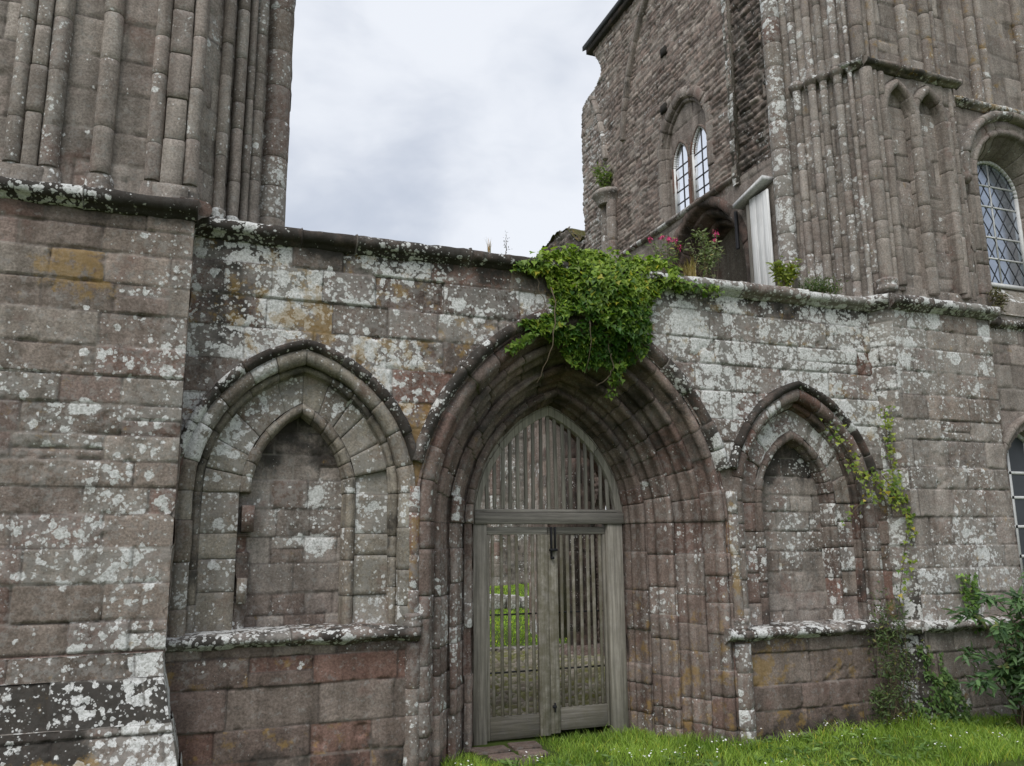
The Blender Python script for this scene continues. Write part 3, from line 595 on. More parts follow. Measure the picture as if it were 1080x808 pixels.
for cx in (L1, L2):
    f, Lj, La = arch_fn(FRONT(FY), cx, LWD + .085, .22, LSP, LZB)
    mb = MB(); loft(mb, f, [(-.045, -.002), (-.03, .025)] + roll(.035, -.018, .052, 195, 385, 10) + [(.088, .02), (.092, .08)], arch_breaks(Lj, La, .36, .22, int(cx * 100)), int(cx * 100), pal=PAL_GREY, lich=.15, ochre=.1, sgn=1, ero=.002, off=.002, jd=.004, jw=.005, tv=.08); mb.build('lancet_moulding', STONE, rt)
for x, y, z0, z1, r in ((7.37, FY - .0, 5.1, 7.86, .045), (8.35, FY - .01, 5.1, 7.36, .062), (7.842, FY - .01, 5.1, 7.42, .070), (8.50, FY + .01, 5.1, 7.86, .03), (7.16, FY, 5.22, 7.86, .075), (7.28, FY - .005, 5.1, 7.86, .035)):
    mb = MB(); shaft(mb, x, y, z0, z1, r, int(x * 77), .40, PAL_GREY, .22, .12, .06); mb.build('shaft', STONE, rt)
mb = MB(); ring(mb, 7.16, FY, 5.06, .11, .17, 3, PAL_GREY, .6); mb.build('shaft_base', STONE, rt)
JT = [(6.60, .80, .115), (6.75, .60, .050), (6.835, .42, .052), (6.905, .30, .046), (6.985, .14, .05), (7.06, .02, .03)]
for x, y, r in JT:
    mb = MB(); shaft(mb, x - .03, y - .03, 4.95, 13.2, r, int(x * 131), .36, PAL_PIER if r > .1 else PAL_GREY, .75 if r > .1 else .45, .1, .06); mb.build('shaft', STONE, rt)
for x, y, r in JT[1:]:
    mb = MB(); ring(mb, x - .03, y - .03, 7.86, r * 1.5, .13, 3, PAL_GREY, .4, [(0, .7), (.2, 1.), (.45, 1.25), (.7, 1.2), (.85, .9), (1, .7)]); mb.build('annulet', STONE, rt)
mb = MB(); BP = [(v[0] * .9, v[1] * .7) for v in SP]
string(mb, (6.95, .16), (7.13, FY - .02), 7.96, BP, 471, .25, PAL_GREY, .4, .4); string(mb, (7.1, FY), (FX1 + .05, FY), 7.96, BP, 472, .5, PAL_GREY, .4, .45, .25); mb.build('string_course', STONE, rt)
for x, y, r in ((7.10, FY + .02, .075), (7.34, FY + .02, .05), (7.22, FY + .02, .035), (7.83, FY + .01, .07), (8.21, FY + .01, .07), (8.35, FY + .02, .035), (9.36, BAYY + .03, .075), (9.56, BAYY + .04, .06), (10.3, BAYY + .03, .075)):
    mb = MB(); shaft(mb, x, y, 7.98, 13.2, r, int(x * 53), .42, PAL_GREY, .25, .35, .05); mb.build('shaft', STONE, rt)
# inner face, looking into the nave: thin rubble
SX = 6.5; ZE = 11.7
SW_Y, SW_W, SW_E, SW_S = 2.84, .62, .14, 8.24       # window recess (u is y)
AR_Y, AR_W, AR_E, AR_S = 2.50, 1.0, .25, 5.85       # arch below it
AY_Y, AY_W, AY_E, AY_S = 5.56, .60, .35, 2.75          # open arch low down by the far corner
edge = lambda z: 6.30 + .05 * fbm(z * 2.2, z * 0, 91, 3) - .85 * sstep(10.55, 10.95, z + .18 * vn(z * 6, z * 0, 4)) * (1 - .35 * sstep(11.0, 11.6, z))
def sidehole(u, z):
    return arch_in(u, z, SW_Y, SW_W, SW_E, SW_S) & (z > 7.15) | arch_in(u, z, AR_Y, AR_W, AR_E, AR_S) | arch_in(u, z, AY_Y, AY_W, AY_E, AY_S) | (u > edge(z)) | (z > ZE)
mb = MB()
ash = lambda u, z: z < 7.12
panel(mb, SIDE(SX), 1.5, 6.4, 7.1, 13.2, .018, (.05, .11), (.08, .30), 481, PAL_RUB, lambda U, Z: .25 + .3 * sstep(4.8, 5.6, U), .05, .12, lambda U, Z: -.05 * sstep(1.62, 1.55, U), lambda u, z: sidehole(u, z), jd=.012, jw=.020, off=.008, ero=.008, wob=.035, rough=.010, rnd=.008, split=.2)
panel(mb, SIDE(SX), 3.55, 6.4, .1, 7.1, .026, (.05, .12), (.12, .42), 482, PAL_RUB, .25, .05, .15, None, lambda u, z: sidehole(u, z) | (z > 7.09 - 0 * u) | ((u < 4.6) & (z > 5.2)), jd=.018, jw=.022, off=.010, ero=.010, wob=.025, rough=.012, rnd=.012, split=0)
panel(mb, SIDE(SX), .72, 4.75, .1, 7.1, .024, (.26, .38), (.4, .8), 483, PAL_GREY * .9, .12, .05, .1, None, lambda u, z: sidehole(u, z) | ((u > 3.6) & (z < 5.2)))
panel(mb, SIDE(SX + .02), .85, 1.60, 7.05, 13.2, .018, (.05, .12), (.10, .3), 484, PAL_RUB * .8, .3, .05, .35, None, None, jd=.025, jw=.022, off=.018, ero=.012, wob=.02, rough=.02, rnd=.015, split=0)
panel(mb, lambda u, d, z: np.stack(np.broadcast_arrays(u, 6.28 - d, z), -1), 6.52, 9., .1, 10.5, .08, (.1, .2), (.2, .4), 485, PAL_RUB, .3, hole=lambda u, z: (u > 6.76) & (u < 8.6) & (z < 4.1))
mb.box((7.7, .75, .1), (13, 4.2, 13.)); mb.box((SX + .55, .9, 5.2), (13, 6.2, 10.5)); mb.box((SX + .55, .9, 10.4), (13, 5.3, 11.62))
mb.build('nave_face', STONE, rt)
mb = MB()      # pale toothed edge where a wall was torn away
panel(mb, SIDE(SX - .045), 1.50, 1.62, 7.0, 13.2, .015, (.08, .2), (.3, .4), 486, PAL_GREEN, .9, 0, .2, jd=.02, off=.02, ero=.012); mb.box((SX - .04, 1.51, 7.0), (SX + .05, 1.61, 13.2)); mb.build('torn_edge', STONE, rt)
mb = MB()
fnv = lambda S, A, B: np.stack(np.broadcast_arrays(SX - A, S, 7.14 + B), -1)
loft(mb, fnv, [(0, -.05), (.03, -.045), (.055, -.02), (.06, .0), (.05, .02), (0, .04), (-.1, .04)], breaks(1.6, 4.85, .5, np.random.default_rng(3)), 491, pal=PAL_WALL, lich=.5, stain=.2, sgn=-1); mb.build('string_course', STONE, rt)
f, Lj, La = arch_fn(SIDE(SX), SW_Y, SW_W + .14, SW_E, SW_S, 7.2)
mb = MB(); loft(mb, f, [(-.03, .04), (-.0, .0), (.12, -.01), (.14, .01), (.16, .05)] + roll(.185, .075, .025, 190, 350, 6) + [(.21, .10), (.215, .13), (.22, .16)], arch_breaks(Lj, La, .3, .26, 492), 492, pal=PAL_GREY * .9, lich=.12, stain=.1, sgn=1, cap=False); mb.build('window_reveal', STONE, rt)
SD = .10
def sw_hole(u, z): return (arch_in(u, z, 2.53, .215, .18, 8.06) | arch_in(u, z, 3.05, .21, .18, 7.98)) & (z > 7.22)
mb = MB(); panel(mb, SIDE(SX + SD), SW_Y - .7, SW_Y + .7, 7.15, 8.95, .015, (.3, .4), (.5, .9), 493, PAL_GREY * .9, .1, 0, .1, None, lambda u, z: sw_hole(u, z) | ~arch_in(u, z, SW_Y, SW_W + .1, SW_E, SW_S)); mb.build('tracery', STONE, rt)
for cy, w in ((2.53, .215), (3.05, .21)):
    f, Lj, La = arch_fn(SIDE(SX + SD), cy, w + .03, .18, 8.02, 7.22)
    mb = MB(); loft(mb, f, [(-.01, .01), (0, -.02), (.02, -.03), (.04, .0), (.05, .05), (.05, .12)], arch_breaks(Lj, La, .4, .2, int(cy * 100)), int(cy * 100), pal=PAL_WALL, lich=.1, sgn=1); mb.build('light_moulding', STONE, rt)
    window(SIDE(SX + SD), cy, w + .0, .18, 8.02, 7.22, .03, 2, (7.42, 7.62, 7.82, 8.0), GLASS_PALE, .03, 0, .014, LEAD)
f, Lj, La = arch_fn(SIDE(SX), AR_Y, AR_W + .12, AR_E, AR_S, 4.6)
mb = MB(); loft(mb, f, [(-.03, .03), (-.0, -.03), (.1, -.03), (.13, .0), (.14, .10)] + roll(.19, .14, .04, 190, 360, 7) + [(.25, .17), (.26, .3)] + roll(.31, .33, .04, 190, 360, 7) + [(.36, .38), (.37, .6)], arch_breaks(Lj, La, .3, .3, 494), 494, pal=PAL_DARK, lich=.1, stain=.35, sgn=1, cap=False); mb.build('arch_moulding', STONE, rt)
mb = MB(); panel(mb, SIDE(SX + .62), 1.2, 3.8, .1, 7.0, .04, (.06, .14), (.15, .4), 495, PAL_RUB, .1, 0, .3, jd=.03, jw=.03, off=.02); mb.build('arch_infill', STONE, rt)
def arc_rib(pts, w, seed, name):
    pts = np.array(pts, float); n = 26; t = np.linspace(0, 1, n)[:, None]; P = (1 - t) ** 2 * pts[0] + 2 * t * (1 - t) * pts[1] + t * t * pts[2]
    tg = np.gradient(P, axis=0); tg /= np.linalg.norm(tg, axis=1, keepdims=True); nr = np.stack([-tg[:, 1], tg[:, 0]], 1)
    def fnr(S, A, B):
        S, A, B = np.broadcast_arrays(S, A, B); k = S * (n - 1)
        yy = np.interp(k, range(n), P[:, 0]) + A * np.interp(k, range(n), nr[:, 0]); zz = np.interp(k, range(n), P[:, 1]) + A * np.interp(k, range(n), nr[:, 1])
        return np.stack([SX - B, yy, zz], -1)
    mb = MB(); loft(mb, fnr, [(-w, -.03), (-w, .05), (-w * .5, .08), (w * .5, .08), (w, .05), (w, -.03)], breaks(0, 1, .14, np.random.default_rng(seed)), seed, .03, .006, .008, PAL_GREY, .3, 0, .2, sgn=-1); mb.build(name, STONE, rt)
arc_rib([(3.3, 11.6), (4.45, 10.6), (4.62, 9.15)], .055, 496, 'vault_rib'); arc_rib([(5.8, 10.6), (5.42, 10.2), (5.28, 9.1)], .045, 497, 'vault_rib')
for y, sd in ((5.30, 1), (5.08, 2)):
    mb = MB(); shaft(mb, SX - .05, y, 6.2, 8.22, .095, sd, .34, PAL_GREY, .3, .2, .15); mb.build('shaft', STONE, rt)
mb = MB(); ring(mb, SX - .03, 5.2, 8.18, .27, .26, 2, PAL_GREY, .4, [(0, .72), (.2, .8), (.45, .9), (.6, 1.08), (.8, 1.12), (1, .9)]); mb.build('capital', STONE, rt)
for y, z in ((3.22, 10.0), (3.3, 9.05)):      # putlog holes: near-black blocks, the shade inside painted as colour
    mb = MB(); mb.box((SX - .03, y - .07, z - .07), (SX + .04, y + .07, z + .07), (.03, .025, .02), (0, 0, 0, 1)); mb.build('putlog_hole', STONE, rt)
mb = MB(); V = [(SX - .10, .9, ZE - .04), (SX - .10, 5.95, ZE - .04), (SX - .10, 5.95, ZE + .06), (SX - .10, .9, ZE + .06), (SX + 3., .9, ZE + 2.0), (SX + 3., 5.95, ZE + 2.0), (SX + 3., 5.95, ZE + 2.1), (SX + 3., .9, ZE + 2.1)]
mb.add(V, np.array([(0, 1, 2, 3), (4, 7, 6, 5), (0, 4, 5, 1), (1, 5, 6, 2), (2, 6, 7, 3), (3, 7, 4, 0)]), (.05, .05, .05)); mb.build('roof', SLATE, rt, False)
mb = MB(); mb.box((SX - .07, 1.0, ZE - .16), (SX + .2, 5.85, ZE - .045), (.12, .09, .07), (.1, 0, 0, .6)); mb.build('eave', STONE, rt, False)
mb = MB(); k = np.linspace(0, 2 * PI, 9)[:-1]
mb.grid(np.array([[(SX - .06 + .025 * math.cos(t), 1.58 + .025 * math.sin(t), z) for t in k] for z in (6.1, 6.3, 6.62)]), (.04, .04, .04), (0, 0, 0, 0), None, True); mb.build('drainpipe', IRON, rt)

# white boarded hatch against the jamb
def abox(mb, lo, hi, tint=(1, 1, 1), alpha=0., bev=.004):
    x0, y0, z0 = lo; x1, y1, z1 = hi; b = min(bev, (x1 - x0) * .3, (y1 - y0) * .3, (z1 - z0) * .3)
    import itertools
    bm = bmesh.new(); bmesh.ops.create_cube(bm, size=1.)
    for v in bm.verts: v.co = Vector((x0 + (v.co.x + .5) * (x1 - x0), y0 + (v.co.y + .5) * (y1 - y0), z0 + (v.co.z + .5) * (z1 - z0)))
    bmesh.ops.bevel(bm, geom=list(bm.edges), offset=b, segments=1, affect='EDGES')
    bm.verts.index_update(); V = [tuple(v.co) for v in bm.verts]; mb.add(V, [tuple(v.index for v in f.verts) for f in bm.faces], tint, (0, 0, 0, alpha)); bm.free()
import bmesh
hb = thing('board_hatch', 'white painted board hatch with sloping cap, standing above the wall beside the clustered shafts', 'hatch', (6.45, 1.2, 5.0))
mb = MB()
for k in range(3): abox(mb, (6.425 + .004 * (k % 2), .90 + k * .125, 4.95), (6.45, .90 + k * .125 + .122, 6.66), (1 - .04 * (k % 3), 1 - .04 * (k % 3), 1 - .04 * (k % 3)))
mb.build('board', BOARDW, hb, False)
mb = MB(); abox(mb, (6.41, 1.278, 4.95), (6.46, 1.325, 6.60), (.6, .6, .6)); mb.build('post', WOODV, hb, False)
mb = MB(); V = [(x, y, 6.76 - (y - .87) * .22 + dz) for x in (6.34, 6.50) for y in (.87, 1.50) for dz in (0, .055)]
mb.add(V, np.array([(0, 1, 3, 2), (4, 6, 7, 5), (0, 4, 5, 1), (2, 3, 7, 6), (0, 2, 6, 4), (1, 5, 7, 3)]), (.75, .75, .75)); mb.build('sloping_cap', BOARDW, hb, False)

# =================================================================== RUINS BEYOND
ru = thing('ruined_wall', 'mossy stump of broken wall showing above the ivy, against the sky', 'ruin', (6.9, 7.8, .4))
mb = MB(); topr = lambda y: 8.55 - .75 * sstep(8.35, 9.2, y) + .16 * fbm(y * 3, y * 0, 33, 3) - .5 * sstep(7.2, 6.5, y)
panel(mb, SIDE(6.5), 6.3, 9.4, 5.2, 9.0, .03, (.06, .14), (.12, .4), 501, PAL_RUB * .8, .3, .3, .4, None, lambda u, z: z > topr(u), jd=.03, jw=.03, off=.03, ero=.02, rough=.03)
yy = np.linspace(6.3, 9.4, 60); xx = np.linspace(6.46, 7.3, 14); X, Y = np.meshgrid(xx, yy); mb.grid(np.stack([X, Y, topr(Y) + .05 * fbm(X * 6, Y * 6, 3) - .03], -1), (.10, .10, .035), (.1, 0, .3, .2))
panel(mb, lambda u, d, z: np.stack(np.broadcast_arrays(7.3 - d, u, z), -1), 6.3, 9.4, 5.2, 8.6, .08, (.06, .14), (.12, .4), 502, PAL_RUB, .3, hole=lambda u, z: z > topr(u))
panel(mb, lambda u, d, z: np.stack(np.broadcast_arrays(u, 9.4 - d, z), -1), 6.5, 7.3, 5.2, 7.7, .06, seed=503, pal=PAL_RUB)
panel(mb, lambda u, d, z: np.stack(np.broadcast_arrays(u, 9.38 - d, z), -1), 6.5, 7.3, .2, 5.3, .06, seed=504, pal=PAL_RUB)
panel(mb, SIDE(6.52), 8.4, 9.4, .2, 5.3, .04, seed=505, pal=PAL_RUB)
mb.box((6.55, 8.5, .2), (7.25, 9.3, 5.9)); mb.box((6.55, 6.3, 5.2), (7.25, 9.3, 7.5)); mb.build('masonry', STONE, ru)
fw = thing('far_wall', 'tall grey wall across the far end of the grass, seen through the gate slats', 'wall', (7., 22.3, .7))
mb = MB()
def fwt(x): return 7.4 + .5 * fbm(x * 1.1, x * 0, 44, 3)
panel(mb, FRONT(22.), -4., 13.6, .2, 8.2, .05, (.2, .32), (.3, .8), 511, PAL_GREY * .8, lambda U, Z: .35 + .3 * fbm(U, Z, 3), .1, .25, None, lambda u, z: z > fwt(u), off=.015, ero=.012)
mb.box((-4, 22.05, .2), (13.55, 22.9, 6.6)); mb.build('masonry', STONE, fw)
for x in (10.2, 11.9):
    mb = MB(); shaft(mb, x, 22., .3, 6.8, .2, int(x * 10), .4, PAL_PIER, .4); mb.build('shaft', STONE, fw)
pr = thing('stone_pier', 'dark clustered nave pier on a spreading base, behind the right half of the gate', 'pier', (6.15, 6.2, .4))
for dx, dy, r in ((0, 0, .17), (.13, -.10, .10), (-.12, -.08, .10), (.26, .02, .10)):
    mb = MB(); shaft(mb, 6.17 + dx, 6.25 + dy, .55, 5.4, r, int(500 + dx * 100), .4, PAL_DARK, .2, 0, .5); mb.build('shaft', STONE, pr)
mb = MB(); ring(mb, 6.22, 6.2, .38, .48, .24, 2, PAL_DARK, .2, [(0, 1.), (.4, 1.), (.5, .9), (.75, .8), (1, .62)]); mb.build('base', STONE, pr)
def rock(name, x, y, z, sx, sy, sz, seed, mat=STONE, pal=PAL_GREY, lich=.5, flat=False):
    r = np.random.default_rng(seed); bm = bmesh.new(); bmesh.ops.create_cube(bm, size=1.); bmesh.ops.bevel(bm, geom=list(bm.edges), offset=.13, segments=2, affect='EDGES', profile=.6); bmesh.ops.subdivide_edges(bm, edges=list(bm.edges), cuts=1, use_grid_fill=True)
    a = r.uniform(-.3, .3) if not flat else r.uniform(-.12, .12); V = []
    for v in bm.verts:
        n = 1 + .10 * float(vn(v.co.x * 2.1 + seed, v.co.y * 2.1 + v.co.z * 1.7, seed)); p = Vector((v.co.x * sx * n, v.co.y * sy * n, v.co.z * sz * n + sz * .5))
        V.append((x + p.x * math.cos(a) - p.y * math.sin(a), y + p.x * math.sin(a) + p.y * math.cos(a), z + p.z))
    bm.verts.index_update(); mb = MB(); mb.add(V, [tuple(v.index for v in f.verts) for f in bm.faces], pal[seed % len(pal)], (lich, 0, .1, .25)); bm.free()
    return recentre(mb.build(name, mat, None, True, .7))
FL = ['leftmost', 'second', 'third', 'fourth', 'fifth', 'sixth']
for i in range(6):
    tag(rock('fallen_stone', 7.1 + i * .42, 14.2 + .08 * (i % 2), .60, .42 - .05 * (i % 3), .4, .30 + .05 * ((i * 2) % 3), 20 + i, lich=1.1),
        f'{FL[i]} of six pale rough blocks in a row on the grass behind the gate', 'stone', 'row of fallen blocks on the grass behind the gate')
for i in range(9):
    tag(rock('kerb_stone', 2.9 + i * .58, 6.98, .43, .55, .24, .11, 40 + i, pal=PAL_GREEN, lich=.6, flat=True), 'flat pale kerb stone along the far edge of the cobbles behind the gate', 'kerb stone', 'kerb stones edging the cobbles behind the gate')
PS_ = [(2.62, .62, .34, .22), (2.98, .66, .3, .24), (2.66, .34, .26, .2), (2.95, .36, .24, .24), (2.72, .1, .3, .18)]
PL_ = ['wide flat paving slab under the left gate leaf, nearest the post', 'flat paving slab under the gate, right beside the grass', 'small square paving slab in front of the left gate leaf', 'small paving slab before the gate, touching the grass edge', 'outermost worn paving slab in front of the left gate leaf']
for i, (x, y, sx, sy) in enumerate(PS_):
    tag(rock('paving_slab', x, y, .39, sx, sy, .065, 60 + i, pal=PAL_DARK * 1.2, lich=.15, flat=True), PL_[i], 'paving slab', 'paving slabs at the gate threshold')

# =================================================================== GATE
GY = .93
gate = thing('wooden_gate', 'weathered grey slatted double gate with pointed slatted head filling the doorway', 'gate', (3.39, GY, .42))
GC, GW, GE, GS = 3.385, .83, .45, 2.50
tt = lambda: tuple(np.array((1., .98, .95)) * rng.uniform(.78, 1.18))
f, Lj, La = arch_fn(FRONT(GY), GC, GW, GE, GS, 2.50)
def wloft(mb, fn, prof, S, tint):
    prof = np.array(prof); Sg = np.repeat(np.array(S)[:, None], len(prof), 1); mb.grid(fn(Sg, prof[None, :, 0], prof[None, :, 1]), tint, (0, 0, 0, 0), None, True)
for s0, s1 in ((0, La * .55), (La * .553, La), (La, La * 1.447), (La * 1.45, La * 2)):
    mb = MB(); wloft(mb, f, [(-.05, -.02), (-.044, -.028), (.055, -.028), (.061, -.02), (.061, .05), (-.05, .05)], np.linspace(s0 + .001, s1 - .001, 18), tt()); mb.t[0][:, :3] *= 1.15; mb.build('head_rib', WOODV, gate, True, .6)
def bar(name, lo, hi, mat, parent, alpha=0., bev=.005, lean=0., dk=1.):
    mb = MB(); abox(mb, lo, hi, tuple(v * dk for v in tt()), alpha, bev); mb.v[0][:, 0] += lean * (mb.v[0][:, 2] - lo[2]) / (hi[2] - lo[2]); return mb.build(name, mat, parent, False)
bar('post', (2.545, GY - .03, .36), (2.69, GY + .10, 2.50), WOODV, gate, .2); bar('post', (4.035, GY - .03, .36), (4.215, GY + .10, 2.50), WOODV, gate, .2)
bar('transom', (2.555, GY - .055, 2.50), (4.225, GY + .08, 2.615), WOODH, gate); bar('transom_strip', (2.56, GY - .03, 2.617), (4.22, GY + .06, 2.65), WOODH, gate)
n = 17
for k in range(n):
    x = 2.66 + (4.11 - 2.66) * (k + .5) / n + rng.uniform(-.004, .004)
    zt = GS + math.sqrt(max(0, (GW + GE - .05) ** 2 - (abs(x - GC) + GE) ** 2))
    if zt < 2.72: continue
    bar('slat', (x - .018, GY + .0, 2.652), (x + .018 + rng.uniform(0, .005), GY + .022, zt), WOODV, gate, 0., .005, rng.uniform(-.012, .012))
def leaf(x0, x1, zb, meet, ns, dy):
    zt = 2.47; sw = .10
    lx0 = x0 + (.045 if meet == 'r' else .11); lx1 = x1 - (.115 if meet == 'r' else .03)
    o = bar('leaf', (x0 + .002, GY + dy, zt - .075), (x1 - .002, GY + dy + .05, zt), WOODH, gate)     # top rail carries the rest
    if meet == 'r': bar('stile', (x1 - .112, GY + dy - .012, zb + .003), (x1, GY + dy + .045, zt - .077), WOODV, o, .75); bar('stile', (x0, GY + dy - .004, zb + .003), (x0 + .04, GY + dy + .045, zt - .077), WOODV, o, .3)
    else: bar('stile', (x0, GY + dy - .012, zb - .02), (x0 + .105, GY + dy + .045, zt - .077), WOODV, o, .75); bar('stile', (x1 - .03, GY + dy - .004, zb + .003), (x1, GY + dy + .045, zt - .077), WOODV, o, .3)
    bar('bottom_rail', (lx0 - .003, GY + dy + .006, zb), (lx1 + .003, GY + dy + .05, zb + .215), WOODH, o, .35, .005, 0., .58)
    for k in range(ns):
        x = lx0 + (lx1 - lx0) * (k + .5) / ns + rng.uniform(-.005, .005)
        bar('slat', (x - .0155, GY + dy + .012 + rng.uniform(-.003, .003), zb + .217 - .0005), (x + .0155 + rng.uniform(0, .004), GY + dy + .032, zt - .077), WOODV, o, .8, .005, rng.uniform(-.014, .014))
    for z in (1.05, 1.60):
        bar('tie_rod', (lx0, GY + dy + .04, z), (lx1, GY + dy + .05, z + .016), IRON, o, 0, .002)
    return o
lf = leaf(2.692, 3.365, .44, 'r', 6, .01); rf = leaf(3.369, 4.033, .475, 'l', 7, .02)
mb = MB(); abox(mb, (3.385, GY - .03, 2.16), (3.402, GY - .002, 2.47)); abox(mb, (3.43, GY - .03, 2.24), (3.445, GY - .002, 2.47)); abox(mb, (3.372, GY - .045, 2.225), (3.455, GY - .004, 2.25)); abox(mb, (3.384, GY - .04, 2.145), (3.42, GY - .005, 2.17)); mb.build('drop_bolt', IRON, gate, False)
mb = MB(); abox(mb, (3.38, GY - .03, .70), (3.42, GY - .005, .725)); abox(mb, (3.397, GY - .035, .66), (3.409, GY - .01, .75)); mb.build('latch', IRON, gate, False)

# =================================================================== PLANTS
def leaves(mb, P, N, size, cols, shape='ivy', r=rng, updir=None, jit=.5, droop=0.):
    n = len(P); N = N + r.normal(0, jit, (n, 3)); N /= np.linalg.norm(N, axis=1, keepdims=True)
    up = np.tile(np.array([0, 0, -1.]) if updir is None else updir, (n, 1)) if updir is None or np.ndim(updir) == 1 else updir
    up = up + r.normal(0, .45, (n, 3)); up -= N * (up * N).sum(1, keepdims=True); up /= np.maximum(np.linalg.norm(up, axis=1, keepdims=True), 1e-6)
    sd = np.cross(up, N); size = size * r.uniform(.6, 1.25, n) if np.ndim(size) == 0 else size
    tm = {'ivy': [(0, 0, 0), (-.50, .02, .06), (-.42, .38, .10), (-.16, .52, .04), (0, 1, -.06), (.16, .52, .04), (.42, .38, .10), (.50, .02, .06), (0, .5, -.02)],
          'lance': [(0, 0, 0), (-.13, .3, .05), (-.12, .6, .03), (0, 1, -.14), (.12, .6, .03), (.13, .3, .05), (0, .5, -.02)]}[shape]
    tf = {'ivy': [(0, 1, 2, 8), (8, 2, 3, 4), (0, 8, 6, 7), (8, 4, 5, 6)], 'lance': [(0, 1, 2, 6), (6, 2, 3, 3), (0, 6, 4, 5), (6, 3, 3, 4)]}[shape]
    tm = np.array(tm); V = P[:, None] + size[:, None, None] * (sd[:, None] * tm[None, :, 0:1] + up[:, None] * tm[None, :, 1:2] + N[:, None] * tm[None, :, 2:3])
    m = len(tm); base = (np.arange(n) * m)[:, None]
    cols = np.repeat(cols, m, 0)
    quads = np.array([q for q in tf if len(set(q)) == 4]); tris = np.array([tuple(dict.fromkeys(q)) for q in tf if len(set(q)) == 3])
    st = mb.n; mb.add(V.reshape(-1, 3), (base[:, None] + quads[None]).reshape(-1, 4), cols)
    if len(tris): mb.f.append((base[:, None] + tris[None]).reshape(-1, 3) + st)
def ramp_cols(n, a, b, r=rng, k=None, spread=.25):
    t = r.random(n) if k is None else np.clip(k + r.normal(0, .22, n), 0, 1)
    return (np.array(a) * (1 - t[:, None]) + np.array(b) * t[:, None]) * r.uniform(1 - spread, 1 + spread, (n, 1)) * np.where(r.random((n, 1)) < .05, np.array([1.9, 1.25, 1.1]), 1.)
def inpoly(x, z, poly):
    c = np.zeros(x.shape, bool); n = len(poly)
    for i in range(n):
        (x1, z1), (x2, z2) = poly[i], poly[i - 1]; c ^= ((z1 > z) != (z2 > z)) & (x < (x2 - x1) * (z - z1) / (z2 - z1 + 1e-12) + x1)
    return c
def tube(mb, pts, r0, r1, tint=(.13, .1, .07), k=6):
    pts = np.array(pts, float); n = len(pts); tg = np.gradient(pts, axis=0); tg /= np.maximum(np.linalg.norm(tg, axis=1, keepdims=True), 1e-9)
    a = np.cross(tg, np.array([.3, .9, .2])); a /= np.maximum(np.linalg.norm(a, axis=1, keepdims=True), 1e-9); b = np.cross(tg, a); rr = np.linspace(r0, r1, n)[:, None, None]
    t = np.linspace(0, 2 * PI, k + 1)[:-1]; mb.grid(pts[:, None] + rr * (a[:, None] * np.cos(t)[None, :, None] + b[:, None] * np.sin(t)[None, :, None]), tint, (0, 0, 0, 0), None, True)
def curve(a, b, c, n=14, wig=.0, r=rng):
    t = np.linspace(0, 1, n)[:, None]; P = (1 - t) ** 2 * np.array(a) + 2 * t * (1 - t) * np.array(b) + t * t * np.array(c)
    return P + (r.normal(0, wig, P.shape) if wig else 0)

def wall_ivy(root, poly, n, size, ca, cb, y0, bulge, seed, kfun=None, clump=.35):
    r = np.random.default_rng(seed); poly = np.array(poly); lo = poly.min(0) - .12; hi = poly.max(0) + .12
    X = r.uniform(lo[0], hi[0], n * 4); Z = r.uniform(lo[1], hi[1], n * 4)
    wx = X + .10 * fbm(X * 4, Z * 4, seed, 3); wz = Z + .10 * fbm(X * 4 + 9, Z * 4, seed + 1, 3)
    k = inpoly(wx, wz, poly) & (fbm(X * 5, Z * 5, seed + 2, 3) > -clump)
    X = X[k][:n]; Z = Z[k][:n]
    dd = np.full(len(X), 9.)
    for i in range(len(poly)):
        a = poly[i - 1]; b = poly[i]; t = np.clip(((X - a[0]) * (b[0] - a[0]) + (Z - a[1]) * (b[1] - a[1])) / ((b - a) ** 2).sum(), 0, 1)
        dd = np.minimum(dd, np.hypot(X - a[0] - t * (b[0] - a[0]), Z - a[1] - t * (b[1] - a[1])))
    lump = bulge * np.clip(dd / .35, .1, 1) ** .6 * (.65 + .6 * fbm(X * 3.2, Z * 3.2, seed + 3, 3))
    Y = y0(X, Z) - lump * (1 - .55 * r.random(len(X)) ** 2) - .015
    N = np.tile(np.array([0, -1., .55]), (len(X), 1)); N[:, 0] += fbm(X * 3.2 + 5, Z * 3.2, seed + 4, 2) * .9
    kk = r.random(len(X)) if kfun is None else kfun(X, Z)
    mb = MB(); leaves(mb, np.stack([X, Y, Z], 1), N, size, ramp_cols(len(X), ca, cb, r, kk), 'ivy', r)
    return mb.build('foliage', LEAF, root)
iv = thing('ivy', 'large green ivy clump spilling over the wall top above the doorway', 'ivy', (3.5, -.1, 3.9))
ip = [(2.86, 4.98), (3.05, 5.08), (3.5, 5.13), (4.0, 5.12), (4.45, 5.05), (4.52, 4.88), (4.2, 4.80), (4.12, 4.62), (4.06, 4.3), (3.95, 4.1), (3.78, 3.98), (3.62, 4.02), (3.45, 4.02), (3.28, 4.00), (3.1, 4.14), (2.86, 4.20), (2.68, 4.28), (2.74, 4.36), (3.02, 4.44), (3.08, 4.62), (3.0, 4.80), (2.78, 4.90)]
portal_back = lambda X, Z: np.where(arch_in(X, Z, PCX, PW - .1, PE, PS), .05 + .0 * X, -.03)
kf = lambda X, Z: np.clip(.04 + .55 * sstep(4.3, 5.0, Z) + .35 * sstep(3.3, 2.9, X) + .35 * fbm(X * 4, Z * 4, 14, 3), 0, 1)  # lit top of the clump put into leaf colour; left fringe is yellow-green itself
wall_ivy(iv, ip, 4600, .060, (.045, .115, .014), (.30, .40, .05), portal_back, .24, 601, kf, .5)
mb = MB()
